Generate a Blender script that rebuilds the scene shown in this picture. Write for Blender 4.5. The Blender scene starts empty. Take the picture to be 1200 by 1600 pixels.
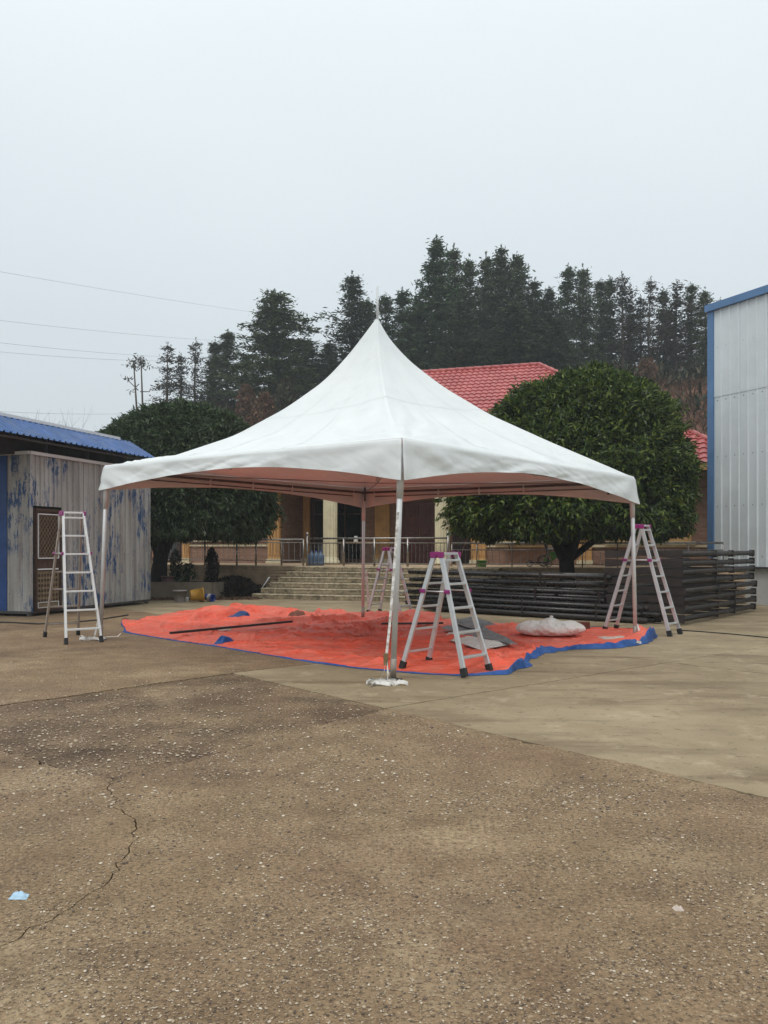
import bpy, bmesh, math, random
import numpy as np
from mathutils import Vector, Matrix
random.seed(7); rng = np.random.default_rng(7)
scene = bpy.context.scene
COL = scene.collection
R = math.radians

# ---------------------------------------------------------------- camera
F_PX, HZ, EYE = 1300.0, 855.0, 1.55          # focal length in photo pixels, horizon row, eye height
cam_d = bpy.data.cameras.new('camera'); cam = bpy.data.objects.new('camera', cam_d); COL.objects.link(cam)
cam.location = (0, 0, EYE); cam.rotation_euler = (R(90), 0, 0)
cam_d.sensor_fit = 'VERTICAL'; cam_d.sensor_height = 36.0; cam_d.lens = 36.0 * F_PX / 1600.0
cam_d.shift_y = (HZ - 800.0) / 1600.0
cam_d.clip_start = 0.05; cam_d.clip_end = 2000
scene.camera = cam

# ---------------------------------------------------------------- sky, sun, exposure
SUN_EL, SUN_AZ = R(58), R(205)               # high, behind the camera and a little to the left
world = bpy.data.worlds.new('World'); scene.world = world; world.use_nodes = True
wn, wl = world.node_tree.nodes, world.node_tree.links
wn.clear()
out = wn.new('ShaderNodeOutputWorld')
sky = wn.new('ShaderNodeTexSky'); sky.sky_type = 'NISHITA'; sky.sun_disc = False
sky.sun_elevation = SUN_EL; sky.sun_rotation = SUN_AZ; sky.air_density = 1.5; sky.dust_density = 6.0
bg1 = wn.new('ShaderNodeBackground'); bg1.inputs['Strength'].default_value = 0.07
wl.new(sky.outputs[0], bg1.inputs['Color'])
tc = wn.new('ShaderNodeTexCoord'); sep = wn.new('ShaderNodeSeparateXYZ'); wl.new(tc.outputs['Generated'], sep.inputs[0])
ramp = wn.new('ShaderNodeValToRGB')          # overcast sky: brightness climbs evenly from horizon to zenith
ramp.color_ramp.elements[0].position = 0.0; ramp.color_ramp.elements[0].color = (0.62, 0.675, 0.70, 1)
ramp.color_ramp.elements[1].position = 1.0; ramp.color_ramp.elements[1].color = (1.36, 1.40, 1.40, 1)
e = ramp.color_ramp.elements.new(0.25); e.color = (0.68, 0.755, 0.80, 1)
e = ramp.color_ramp.elements.new(0.52); e.color = (0.84, 0.915, 0.95, 1)
nz = wn.new('ShaderNodeTexNoise'); nz.inputs['Scale'].default_value = 1.6; nz.inputs['Detail'].default_value = 3
mpw = wn.new('ShaderNodeMapping'); mpw.inputs['Scale'].default_value = (1, 1, 2.4)
wl.new(tc.outputs['Generated'], mpw.inputs[0]); wl.new(mpw.outputs[0], nz.inputs['Vector'])
mm = wn.new('ShaderNodeMath'); mm.operation = 'MULTIPLY_ADD'; mm.inputs[1].default_value = 0.16; mm.inputs[2].default_value = -0.08
wl.new(nz.outputs[0], mm.inputs[0])
ad = wn.new('ShaderNodeMath'); ad.operation = 'ADD'; wl.new(sep.outputs[2], ad.inputs[0]); wl.new(mm.outputs[0], ad.inputs[1])
wl.new(ad.outputs[0], ramp.inputs[0])
bg2 = wn.new('ShaderNodeBackground'); bg2.inputs['Strength'].default_value = 1.0; wl.new(ramp.outputs[0], bg2.inputs['Color'])
mix = wn.new('ShaderNodeMixShader'); mix.inputs[0].default_value = 0.93
wl.new(bg1.outputs[0], mix.inputs[1]); wl.new(bg2.outputs[0], mix.inputs[2]); wl.new(mix.outputs[0], out.inputs[0])

sun_d = bpy.data.lights.new('sun', 'SUN'); sun_d.energy = 0.9; sun_d.angle = R(28); sun_d.color = (1, 0.97, 0.93)
sun = bpy.data.objects.new('sun', sun_d); COL.objects.link(sun); sun.location = (-8, -10, 25)
sun_dir = Vector((math.sin(SUN_AZ) * math.cos(SUN_EL), math.cos(SUN_AZ) * math.cos(SUN_EL), math.sin(SUN_EL)))
sun.rotation_euler = sun_dir.to_track_quat('Z', 'Y').to_euler()
cy = scene.cycles; cy.max_bounces = 6; cy.diffuse_bounces = 4; cy.glossy_bounces = 2; cy.transmission_bounces = 2; cy.volume_bounces = 0; cy.transparent_max_bounces = 4
cy.caustics_reflective = False; cy.caustics_refractive = False
vs = scene.view_settings; vs.view_transform = 'Standard'; vs.look = 'None'; vs.exposure = 0.12; vs.gamma = 1.0; vs.use_curve_mapping = False

# ---------------------------------------------------------------- measuring helpers
def P(px, py, y):            # the point at distance y that the photograph shows at (px, py)
    return Vector(((px - 600) / F_PX * y, y, EYE - (py - HZ) / F_PX * y))
def G(px, py, z=0.0):        # the point of the ground at (px, py)
    y = (EYE - z) * F_PX / (py - HZ)
    return Vector(((px - 600) / F_PX * y, y, z))
_tab = np.random.default_rng(3).random((256, 256))
def vn(x, y, s=0):
    x = np.asarray(x, float) + s * 17.3; y = np.asarray(y, float) + s * 9.1
    xi = np.floor(x).astype(int); yi = np.floor(y).astype(int); fx = x - xi; fy = y - yi
    fx = fx * fx * (3 - 2 * fx); fy = fy * fy * (3 - 2 * fy)
    t = lambda a, b: _tab[a % 256, b % 256]
    return (t(xi, yi) * (1 - fx) + t(xi + 1, yi) * fx) * (1 - fy) + (t(xi, yi + 1) * (1 - fx) + t(xi + 1, yi + 1) * fx) * fy - 0.5
def sst(a, b, x):
    t = np.clip((np.asarray(x, float) - a) / (b - a), 0, 1); return t * t * (3 - 2 * t)

# ---------------------------------------------------------------- object helpers
def tag(o, label=None, cat=None, group=None, kind=None):
    if label: o['label'] = label
    if cat: o['category'] = cat
    if group: o['group'] = group
    if kind: o['kind'] = kind
    return o
def thing(name, label, cat, loc=(0, 0, 0), rotz=0.0, group=None):
    o = bpy.data.objects.new(name, None); COL.objects.link(o)
    o.empty_display_size = 0.2
    o.location = loc; o.rotation_euler = (0, 0, rotz)
    return tag(o, label, cat, group)
def link(name, mesh, parent=None, local=False):
    o = bpy.data.objects.new(name, mesh); COL.objects.link(o)
    if parent is not None:
        o.parent = parent
        if not local:
            m = Matrix.Identity(4); p = parent
            while p is not None:
                m = (Matrix.LocRotScale(p.location, p.rotation_euler, p.scale) if p.parent is None else
                     p.matrix_parent_inverse @ Matrix.LocRotScale(p.location, p.rotation_euler, p.scale)) @ m
                p = p.parent
            o.matrix_parent_inverse = m.inverted()
    return o
def frame(d):                # two vectors at right angles to d
    d = Vector(d).normalized(); up = Vector((0, 0, 1)) if abs(d.z) < 0.95 else Vector((0, 1, 0))
    s = d.cross(up).normalized(); return d, s, s.cross(d).normalized()
class MB:
    def __init__(s): s.v = []; s.f = []
    def add(s, vs, fs):
        n = len(s.v); s.v += [tuple(q) for q in vs]; s.f += [tuple(i + n for i in q) for q in fs]; return s
    def box(s, c, d, rz=0.0, rot=None):
        x, y, z = d[0] / 2, d[1] / 2, d[2] / 2
        M = rot if rot is not None else Matrix.Rotation(rz, 3, 'Z')
        c = Vector(c)
        vs = [c + M @ Vector(q) for q in ((-x, -y, -z), (x, -y, -z), (x, y, -z), (-x, y, -z), (-x, -y, z), (x, -y, z), (x, y, z), (-x, y, z))]
        return s.add(vs, ((0, 3, 2, 1), (4, 5, 6, 7), (0, 1, 5, 4), (1, 2, 6, 5), (2, 3, 7, 6), (3, 0, 4, 7)))
    def bar(s, p, q, w, h, up=None):    # box from p to q, w sideways, h along its own up
        p, q = Vector(p), Vector(q); d, a, b = frame(q - p)
        if up is not None:
            a = d.cross(Vector(up)).normalized(); b = a.cross(d).normalized()
        vs = [r + a * i * w / 2 + b * j * h / 2 for r in (p, q) for i, j in ((-1, -1), (1, -1), (1, 1), (-1, 1))]
        return s.add(vs, ((3, 2, 1, 0), (4, 5, 6, 7), (0, 1, 5, 4), (1, 2, 6, 5), (2, 3, 7, 6), (3, 0, 4, 7)))
    def tube(s, pts, r, n=8, cap=True):
        pts = [Vector(q) for q in pts]; rs = r if isinstance(r, (list, tuple)) else [r] * len(pts)
        vs = []; fs = []; pa = None
        for i, q in enumerate(pts):
            d = (pts[min(i + 1, len(pts) - 1)] - pts[max(i - 1, 0)]).normalized()
            if pa is None: _, a, b = frame(d)
            else:
                a = (pa - d * pa.dot(d)).normalized(); b = a.cross(d).normalized()
            pa = a
            vs += [q + (a * math.cos(2 * math.pi * k / n) + b * math.sin(2 * math.pi * k / n)) * rs[i] for k in range(n)]
        for i in range(len(pts) - 1):
            fs += [(i * n + k, (i + 1) * n + k, (i + 1) * n + (k + 1) % n, i * n + (k + 1) % n) for k in range(n)]
        if cap:
            fs.append(tuple(range(n))); m = (len(pts) - 1) * n; fs.append(tuple(m + k for k in reversed(range(n))))
        return s.add(vs, fs)
    def lathe(s, c, prof, n=16, M=None):    # prof: (radius, height)
        c = Vector(c); M = M or Matrix.Identity(3); vs = []; fs = []
        for r, z in prof:
            vs += [c + M @ Vector((r * math.cos(2 * math.pi * k / n), r * math.sin(2 * math.pi * k / n), z)) for k in range(n)]
        for i in range(len(prof) - 1):
            fs += [(i * n + k, i * n + (k + 1) % n, (i + 1) * n + (k + 1) % n, (i + 1) * n + k) for k in range(n)]
        fs.append(tuple(reversed(range(n)))); m = (len(prof) - 1) * n; fs.append(tuple(m + k for k in range(n)))
        return s.add(vs, fs)
    def ribbon(s, pts, w, side=(1, 0, 0)):
        sd = Vector(side).normalized() * w / 2; n0 = []
        for q in pts: n0 += [Vector(q) - sd, Vector(q) + sd]
        return s.add(n0, [(2 * i, 2 * i + 1, 2 * i + 3, 2 * i + 2) for i in range(len(pts) - 1)])
    def prism(s, poly, z0, z1):
        n = len(poly); vs = [(q[0], q[1], z0) for q in poly] + [(q[0], q[1], z1) for q in poly]
        return s.add(vs, [tuple(range(n, 2 * n)), tuple(reversed(range(n)))] + [(i, (i + 1) % n, n + (i + 1) % n, n + i) for i in range(n)])
    def mesh(s, name, mat, smooth=False):
        m = bpy.data.meshes.new(name); m.from_pydata(s.v, [], s.f)
        m.materials.append(mat)
        if smooth: m.polygons.foreach_set('use_smooth', [True] * len(m.polygons))
        m.update(); return m
    def build(s, name, mat, parent=None, smooth=False, local=False):
        o = link(name, s.mesh(name, mat, smooth), parent, local)
        if smooth == 'auto':
            pass
        return o
def np_mesh(name, V, F, mat, smooth=False):     # V (n,3), F (m,k)
    V = np.asarray(V, np.float32); F = np.asarray(F, np.int32); k = F.shape[1]
    m = bpy.data.meshes.new(name); m.vertices.add(len(V)); m.vertices.foreach_set('co', V.ravel())
    m.loops.add(F.size); m.loops.foreach_set('vertex_index', F.ravel())
    m.polygons.add(len(F)); m.polygons.foreach_set('loop_start', np.arange(0, F.size, k, dtype=np.int32))
    m.polygons.foreach_set('use_smooth', np.full(len(F), smooth, dtype=bool))
    m.materials.append(mat); m.update(calc_edges=True); m.validate(); return m
def gridfaces(nu, nv, wrap=False):
    i, j = np.meshgrid(np.arange(nu - (0 if wrap else 1)), np.arange(nv - 1), indexing='ij')
    a = i * nv + j; b = ((i + 1) % nu) * nv + j
    return np.stack([a, b, b + 1, a + 1], -1).reshape(-1, 4)
def soft(o, w=0.004, seg=2):
    b = o.modifiers.new('bevel', 'BEVEL'); b.width = w; b.segments = seg; b.limit_method = 'ANGLE'; b.angle_limit = R(40); return o

# ---------------------------------------------------------------- materials
MATS = {}
class NT:
    def __init__(s, name):
        s.m = bpy.data.materials.new(name); s.m.use_nodes = True
        s.n, s.l = s.m.node_tree.nodes, s.m.node_tree.links
        s.b = s.n['Principled BSDF']; s.tc = s.n.new('ShaderNodeTexCoord'); MATS[name] = s.m
    def map(s, scale=(1, 1, 1), rot=(0, 0, 0), src='Object'):
        q = s.n.new('ShaderNodeMapping'); q.inputs['Scale'].default_value = scale; q.inputs['Rotation'].default_value = rot
        s.l.new(s.tc.outputs[src], q.inputs[0]); return q.outputs[0]
    def noise(s, scale, detail=4, rough=0.55, vec=None, dist=0.0):
        q = s.n.new('ShaderNodeTexNoise'); q.inputs['Scale'].default_value = scale; q.inputs['Detail'].default_value = detail
        q.inputs['Roughness'].default_value = rough; q.inputs['Distortion'].default_value = dist
        s.l.new(vec if vec is not None else s.tc.outputs['Object'], q.inputs['Vector']); return q.outputs[0]
    def vor(s, scale, feat='F1', vec=None, out='Distance', rnd=1.0):
        q = s.n.new('ShaderNodeTexVoronoi'); q.feature = feat; q.inputs['Scale'].default_value = scale; q.inputs['Randomness'].default_value = rnd
        s.l.new(vec if vec is not None else s.tc.outputs['Object'], q.inputs['Vector']); return q.outputs[out]
    def ramp(s, fac, stops, interp='LINEAR'):
        q = s.n.new('ShaderNodeValToRGB'); cr = q.color_ramp; cr.interpolation = interp
        while len(cr.elements) > 1: cr.elements.remove(cr.elements[-1])
        for i, (p, c) in enumerate(stops):
            el = cr.elements[0] if i == 0 else cr.elements.new(p)
            el.position = p; el.color = (c, c, c, 1) if not hasattr(c, '__len__') else (*c, 1)
        s.l.new(fac, q.inputs[0]); return q.outputs[0]
    def mix(s, fac, a, b, mode='MIX'):
        q = s.n.new('ShaderNodeMix'); q.data_type = 'RGBA'; q.blend_type = mode
        for inp, val in ((q.inputs[0], fac), (q.inputs[6], a), (q.inputs[7], b)):
            if hasattr(val, 'is_output'): s.l.new(val, inp)
            elif hasattr(val, '__len__'): inp.default_value = (*val, 1)
            else: inp.default_value = val
        return q.outputs[2]
    def math(s, op, a, b=0.0):
        q = s.n.new('ShaderNodeMath'); q.operation = op
        for inp, val in ((q.inputs[0], a), (q.inputs[1], b)):
            if hasattr(val, 'is_output'): s.l.new(val, inp)
            else: inp.default_value = val
        return q.outputs[0]
    def set(s, name, val):
        i = s.b.inputs[name]
        if hasattr(val, 'is_output'): s.l.new(val, i)
        elif hasattr(val, '__len__'): i.default_value = (*val, 1)
        else: i.default_value = val
    def bump(s, h, strength=0.3, dist=0.01):
        q = s.n.new('ShaderNodeBump'); q.inputs['Strength'].default_value = strength; q.inputs['Distance'].default_value = dist
        if s.b.inputs['Normal'].is_linked: s.l.new(s.b.inputs['Normal'].links[0].from_socket, q.inputs['Normal'])
        s.l.new(h, q.inputs['Height']); s.l.new(q.outputs[0], s.b.inputs['Normal'])
    def island(s):
        return s.n.new('ShaderNodeNewGeometry').outputs['Random Per Island']
def scl(c, k): return tuple(min(1.0, q * k) for q in c)
def simple(name, col, rough=0.6, metal=0.0, var=0.25, scale=6.0, bump=0.15, bdist=0.004, spec=0.5, dirt=None):
    t = NT(name); n = t.noise(scale, 6, 0.62)
    c = t.ramp(n, [(0.28, scl(col, 1 - var)), (0.72, scl(col, 1 + var))])
    if dirt: c = t.mix(t.ramp(t.noise(scale * 0.37, 5, 0.7), [(0.5, 0.0), (0.72, 0.75)]), c, dirt)
    t.set('Base Color', c); t.set('Metallic', metal)
    t.set('Roughness', t.ramp(t.noise(scale * 2.3, 4), [(0.3, max(0.02, rough - 0.1)), (0.7, min(1, rough + 0.1))]))
    t.set('Specular IOR Level', spec)
    if bump: t.bump(t.noise(scale * 5, 5, 0.6), bump, bdist)
    return t.m
# ---- ground
def aggregate():
    t = NT('aggregate_concrete')
    big = t.noise(0.45, 5, 0.6); mid = t.noise(2.6, 6, 0.65); fine = t.noise(60, 4, 0.7)
    c = t.ramp(mid, [(0.25, (0.14, 0.100, 0.060)), (0.5, (0.222, 0.163, 0.100)), (0.78, (0.305, 0.232, 0.148))])
    c = t.mix(t.ramp(big, [(0.42, 0.0), (0.68, 0.55)]), c, (0.17, 0.100, 0.062))
    c = t.mix(t.ramp(t.noise(0.8, 4, 0.6), [(0.55, 0.0), (0.7, 0.5)]), c, (0.13, 0.105, 0.072))
    c = t.mix(0.5, c, t.ramp(fine, [(0.25, (0.25,) * 3), (0.75, (0.75,) * 3)]), 'OVERLAY')
    for sc, hi, amt in ((62, 0.40, 0.85), (34, 0.32, 0.9), (120, 0.5, 0.7)):
        w = t.map((1, 1, 1)); dn = t.n.new('ShaderNodeTexNoise'); dn.inputs['Scale'].default_value = sc * 0.8
        t.l.new(w, dn.inputs['Vector']); ws = t.n.new('ShaderNodeVectorMath'); ws.operation = 'MULTIPLY_ADD'
        t.l.new(dn.outputs['Color'], ws.inputs[0]); ws.inputs[1].default_value = (0.6 / sc,) * 3; t.l.new(w, ws.inputs[2])
        d = t.vor(sc, 'F1', ws.outputs[0]); col = t.vor(sc, 'F1', ws.outputs[0], 'Color')
        sepc = t.n.new('ShaderNodeSeparateColor'); t.l.new(col, sepc.inputs[0])
        pick = t.ramp(sepc.outputs[0], [(0.66, 0.0), (0.70, 1.0)])
        dens = t.ramp(t.noise(1.1, 4, 0.6), [(0.35, 0.25), (0.65, 1.0)])
        m = t.math('MULTIPLY', t.math('MULTIPLY', t.ramp(d, [(hi - 0.06, 1.0), (hi + 0.04, 0.0)]), pick), t.math('MULTIPLY', dens, amt))
        pc = t.ramp(sepc.outputs[1], [(0.0, (0.2, 0.14, 0.09)), (0.4, (0.36, 0.27, 0.17)), (0.75, (0.45, 0.38, 0.28)), (1.0, (0.12, 0.10, 0.08))])
        c = t.mix(m, c, pc); t.bump(t.math('MULTIPLY', m, 1.0), 0.45, 0.12 / sc)
    dark = t.ramp(t.noise(70, 3, 0.6), [(0.60, 0.0), (0.66, 0.9)])
    c = t.mix(dark, c, (0.05, 0.04, 0.03))
    # sandy pale patches and darker damp ones
    pale = t.math('MULTIPLY', t.ramp(t.noise(0.9, 6, 0.62, t.map((1, 1, 1), (0, 0, 0.5))), [(0.53, 0.0), (0.64, 1.0)]), t.ramp(t.noise(24, 5, 0.75), [(0.40, 0.0), (0.6, 0.85)]))
    c = t.mix(pale, c, (0.37, 0.30, 0.20))
    damp = t.ramp(t.noise(0.62, 6, 0.68, t.map((1, 1, 1), (0, 0, 2.1))), [(0.54, 0.0), (0.68, 0.6)])
    c = t.mix(damp, c, t.mix(1.0, c, (0.48, 0.44, 0.42), 'MULTIPLY'))
    grit = t.ramp(t.noise(42, 3, 0.65), [(0.34, 0.35), (0.46, 0.9), (0.60, 1.05)])
    c = t.mix(0.9, c, grit, 'MULTIPLY'); c = t.mix(1.0, c, (1.0, 0.925, 0.83), 'MULTIPLY'); c = t.mix(1.0, c, (1.09, 1.09, 1.09), 'MULTIPLY')
    t.set('Base Color', c); t.bump(t.noise(35, 6, 0.7), 0.7, 0.015)
    t.set('Roughness', t.ramp(big, [(0.35, 0.95), (0.7, 0.72)])); t.set('Specular IOR Level', 0.35); return t.m
def wet_aggregate():
    m = MATS['aggregate_concrete'].copy(); m.name = 'dark_aggregate_concrete'; MATS[m.name] = m
    n, l = m.node_tree.nodes, m.node_tree.links; b = n['Principled BSDF']; src = b.inputs['Base Color'].links[0].from_socket
    q = n.new('ShaderNodeMix'); q.data_type = 'RGBA'; q.blend_type = 'MULTIPLY'; q.inputs[0].default_value = 1.0
    nz = n.new('ShaderNodeTexNoise'); nz.inputs['Scale'].default_value = 1.5; nz.inputs['Detail'].default_value = 5
    l.new(next(k for k in n if k.type == 'TEX_COORD').outputs['Object'], nz.inputs['Vector'])
    rp = n.new('ShaderNodeValToRGB'); rp.color_ramp.elements[0].color = (0.52, 0.5, 0.5, 1); rp.color_ramp.elements[1].color = (1, 1, 1, 1)
    rp.color_ramp.elements[0].position = 0.35; rp.color_ramp.elements[1].position = 0.7
    l.new(nz.outputs[0], rp.inputs[0]); l.new(src, q.inputs[6]); l.new(rp.outputs[0], q.inputs[7]); l.new(q.outputs[2], b.inputs['Base Color']); return m
def smooth_concrete():
    t = NT('smooth_concrete')
    big = t.noise(0.5, 6, 0.65, t.map((1, 1, 1), (0, 0, 0.7))); mid = t.noise(2.4, 7, 0.7)
    st = t.noise(0.9, 5, 0.6, t.map((0.5, 2.2, 1), (0, 0, 0.69)))
    c = t.ramp(big, [(0.3, (0.19, 0.148, 0.092)), (0.5, (0.275, 0.224, 0.148)), (0.72, (0.37, 0.312, 0.215))])
    c = t.mix(t.ramp(st, [(0.50, 0.0), (0.64, 0.85)]), c, (0.165, 0.122, 0.075))
    c = t.mix(t.ramp(mid, [(0.55, 0.0), (0.7, 0.75)]), c, (0.42, 0.36, 0.26))
    c = t.mix(t.ramp(t.noise(9, 6, 0.75), [(0.57, 0.0), (0.66, 0.7)]), c, (0.11, 0.082, 0.054))
    c = t.mix(0.45, c, t.ramp(t.noise(85, 4, 0.7), [(0.25, (0.28,) * 3), (0.75, (0.72,) * 3)]), 'OVERLAY')
    c = t.mix(t.math('MULTIPLY', t.ramp(t.vor(75), [(0.16, 1.0), (0.24, 0.0)]), 0.4), c, (0.4, 0.34, 0.25))
    c = t.mix(1.0, c, (1.0, 0.955, 0.88), 'MULTIPLY')
    t.set('Base Color', c); t.set('Roughness', t.ramp(st, [(0.4, 0.88), (0.75, 0.68)])); t.bump(t.noise(45, 6, 0.7), 0.35, 0.006); t.set('Specular IOR Level', 0.35); return t.m
def leafmat(name, cols, rough=0.45, trans=0.12):
    t = NT(name); isl = t.island()
    c = t.ramp(isl, [(i / (len(cols) - 1), q) for i, q in enumerate(cols)])
    if name.startswith('fir'):       # trees of a stand differ in tone
        oi = t.n.new('ShaderNodeObjectInfo'); c = t.mix(1.0, c, t.ramp(oi.outputs['Random'], [(0.0, (0.75, 0.8, 0.8)), (0.35, (1.0, 1.0, 0.95)), (0.7, (1.35, 1.25, 1.0)), (1.0, (0.95, 1.2, 1.05))]), 'MULTIPLY')
    t.set('Base Color', c); t.set('Roughness', rough); t.set('Specular IOR Level', 0.35)
    tr = t.n.new('ShaderNodeBsdfTranslucent'); t.l.new(c, tr.inputs[0]); mx = t.n.new('ShaderNodeMixShader'); mx.inputs[0].default_value = trans
    o = t.n['Material Output']; t.l.new(t.b.outputs[0], mx.inputs[1]); t.l.new(tr.outputs[0], mx.inputs[2]); t.l.new(mx.outputs[0], o.inputs[0]); return t.m
def fabric():
    t = NT('white_pvc'); n = t.noise(0.9, 5, 0.6)
    c = t.ramp(n, [(0.3, (0.69, 0.725, 0.725)), (0.7, (0.77, 0.795, 0.79))])
    c = t.mix(t.ramp(t.noise(3.5, 6, 0.75), [(0.55, 0.0), (0.75, 0.5)]), c, (0.60, 0.61, 0.58))
    t.set('Base Color', c); t.set('Roughness', 0.42); t.set('Specular IOR Level', 0.4)
    t.bump(t.noise(2.2, 2, 0.5, t.map((1, 1, 1), (0.3, 0.2, 0.6)), 0.6), 0.35, 0.03)
    t.bump(t.noise(6, 2, 0.5), 0.18, 0.012); t.bump(t.vor(1.7, 'F1', t.map((1, 1, 1), (0.2, 0.1, 0.4))), 0.12, 0.03)
    tr = t.n.new('ShaderNodeBsdfTranslucent'); tr.inputs[0].default_value = (0.8, 0.8, 0.78, 1); mx = t.n.new('ShaderNodeMixShader'); mx.inputs[0].default_value = 0.03
    o = t.n['Material Output']; t.l.new(t.b.outputs[0], mx.inputs[1]); t.l.new(tr.outputs[0], mx.inputs[2]); t.l.new(mx.outputs[0], o.inputs[0]); return t.m
def tarpm(name, col, dusty):
    t = NT(name); n = t.noise(1.2, 6, 0.65)
    c = t.ramp(n, [(0.3, scl(col, 0.85)), (0.7, scl(col, 1.12))])
    c = t.mix(t.ramp(t.noise(2.7, 6, 0.7), [(0.42, 0.0), (0.72, 0.65)]), c, dusty)
    w = t.n.new('ShaderNodeTexWave'); w.inputs['Scale'].default_value = 130; t.l.new(t.tc.outputs['Object'], w.inputs['Vector'])
    t.set('Base Color', c); t.set('Roughness', 0.5); t.set('Specular IOR Level', 0.35)
    t.bump(t.noise(5, 5, 0.6, None, 0.8), 0.75, 0.04); wv = t.map((1, 1.3, 1)); t.bump(t.vor(2.6, 'F1', wv), 0.7, 0.10); t.bump(t.vor(7.5, 'F1', wv), 0.55, 0.04); t.bump(w.outputs[0], 0.05, 0.001); return t.m
def peeled():
    t = NT('peeled_steel')
    v = t.map((1.0, 1.0, 0.09)); v2 = t.map((1, 1, 0.28))
    base = t.ramp(t.noise(3.2, 6, 0.65, v), [(0.25, (0.19, 0.18, 0.17)), (0.5, (0.37, 0.355, 0.335)), (0.75, (0.55, 0.545, 0.53))])
    rust = t.ramp(t.noise(5.5, 6, 0.7, v), [(0.54, 0.0), (0.70, 0.6)]); c = t.mix(rust, base, (0.25, 0.15, 0.11))
    sp = t.math('MULTIPLY', t.ramp(t.noise(1.15, 3, 0.5), [(0.45, 0.0), (0.56, 1.0)]), t.ramp(t.noise(6.6, 8, 0.8, v2), [(0.51, 0.0), (0.54, 1.0)]))
    stripe = t.ramp(t.noise(8.5, 4, 0.6, t.map((1, 1, 0.045))), [(0.63, 0.0), (0.66, 1.0)])
    gap = t.ramp(t.noise(7, 6, 0.7), [(0.42, 0.0), (0.5, 1.0)])
    c = t.mix(t.math('MAXIMUM', sp, t.math('MULTIPLY', stripe, gap)), c, (0.032, 0.082, 0.20))
    c = t.mix(t.ramp(t.noise(26, 6, 0.8), [(0.60, 0.0), (0.65, 0.85)]), c, (0.035, 0.03, 0.035))
    c = t.mix(t.ramp(t.noise(14, 6, 0.75, v2), [(0.58, 0.0), (0.7, 0.5)]), c, (0.52, 0.50, 0.46))
    t.set('Base Color', c); t.set('Roughness', 0.7); t.bump(t.noise(20, 6, 0.7), 0.3, 0.006); return t.m
def brick(name, c1, c2, mortar, bw=0.24, bh=0.075):
    t = NT(name); sp = t.n.new('ShaderNodeSeparateXYZ'); t.l.new(t.tc.outputs['Object'], sp.inputs[0])
    cb = t.n.new('ShaderNodeCombineXYZ')
    along = t.math('ADD', t.math('MULTIPLY', sp.outputs[0], 0.951), t.math('MULTIPLY', sp.outputs[1], -0.309))
    acr = t.math('ADD', t.math('MULTIPLY', sp.outputs[0], 0.309), t.math('MULTIPLY', sp.outputs[1], 0.951))
    t.l.new(t.math('ADD', along, acr), cb.inputs[0]); t.l.new(sp.outputs[2], cb.inputs[1])
    b = t.n.new('ShaderNodeTexBrick'); b.inputs['Scale'].default_value = 1.0; b.inputs['Brick Width'].default_value = bw; b.inputs['Row Height'].default_value = bh
    b.inputs['Mortar Size'].default_value = 0.008; b.inputs['Mortar Smooth'].default_value = 0.3; b.inputs['Bias'].default_value = 0.0
    b.inputs['Color1'].default_value = (*c1, 1); b.inputs['Color2'].default_value = (*c2, 1); b.inputs['Mortar'].default_value = (*mortar, 1)
    t.l.new(cb.outputs[0], b.inputs['Vector'])
    c = t.mix(t.ramp(t.noise(1.3, 6, 0.7), [(0.45, 0.0), (0.75, 0.5)]), b.outputs['Color'], scl(c1, 0.55))
    t.set('Base Color', c); t.set('Roughness', 0.85); t.bump(t.math('SUBTRACT', 1.0, b.outputs['Fac']), 0.7, 0.01); t.bump(t.noise(40, 4), 0.2, 0.004); return t.m
aggregate(); wet_aggregate(); smooth_concrete(); fabric(); peeled()
tarpm('orange_tarp', (0.76, 0.108, 0.058), (0.62, 0.22, 0.16)); tarpm('blue_tarp', (0.015, 0.078, 0.29), (0.04, 0.11, 0.28)); tarpm('grey_tarp', (0.19, 0.2, 0.21), (0.28, 0.27, 0.26))
brick('house_brick', (0.28, 0.15, 0.10), (0.37, 0.225, 0.16), (0.22, 0.16, 0.125))
simple('dirt', (0.085, 0.062, 0.042), 0.95, scale=2.0, var=0.4, bump=0.6, bdist=0.03)
simple('hill_earth', (0.235, 0.105, 0.062), 0.95, scale=0.28, var=0.45, bump=0.8, bdist=0.4, dirt=(0.10, 0.062, 0.038))
simple('pole_steel', (0.60, 0.61, 0.61), 0.45, 0.2, 0.12, 5, 0.05)
simple('dark_steel', (0.09, 0.085, 0.085), 0.5, 0.5, 0.3, 5, 0.1)
simple('aluminium', (0.62, 0.63, 0.64), 0.38, 0.6, 0.1, 8, 0.05)
simple('bright_aluminium', (0.80, 0.81, 0.81), 0.45, 0.25, 0.08, 8, 0.05)
simple('worn_reflection_aluminium', (0.36, 0.31, 0.27), 0.5, 0.45, 0.2, 8, 0.08)
simple('magenta_plastic', (0.28, 0.018, 0.17), 0.4, 0, 0.15, 12, 0.05)
simple('red_plastic', (0.4, 0.03, 0.05), 0.4, 0, 0.15, 12, 0.05)
simple('black_rubber', (0.015, 0.015, 0.016), 0.7, 0, 0.3, 12, 0.1)
simple('black_paint', (0.014, 0.012, 0.011), 0.27, 0.1, 0.45, 4, 0.15, dirt=(0.05, 0.032, 0.024))
simple('dusty_black_paint', (0.022, 0.018, 0.016), 0.5, 0.1, 0.45, 3, 0.2, dirt=(0.05, 0.036, 0.027))
simple('white_strap', (0.70, 0.68, 0.64), 0.8, 0, 0.1, 20, 0.3)
simple('brass_ratchet', (0.25, 0.17, 0.09), 0.45, 0.5, 0.2, 20, 0.1)
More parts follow.
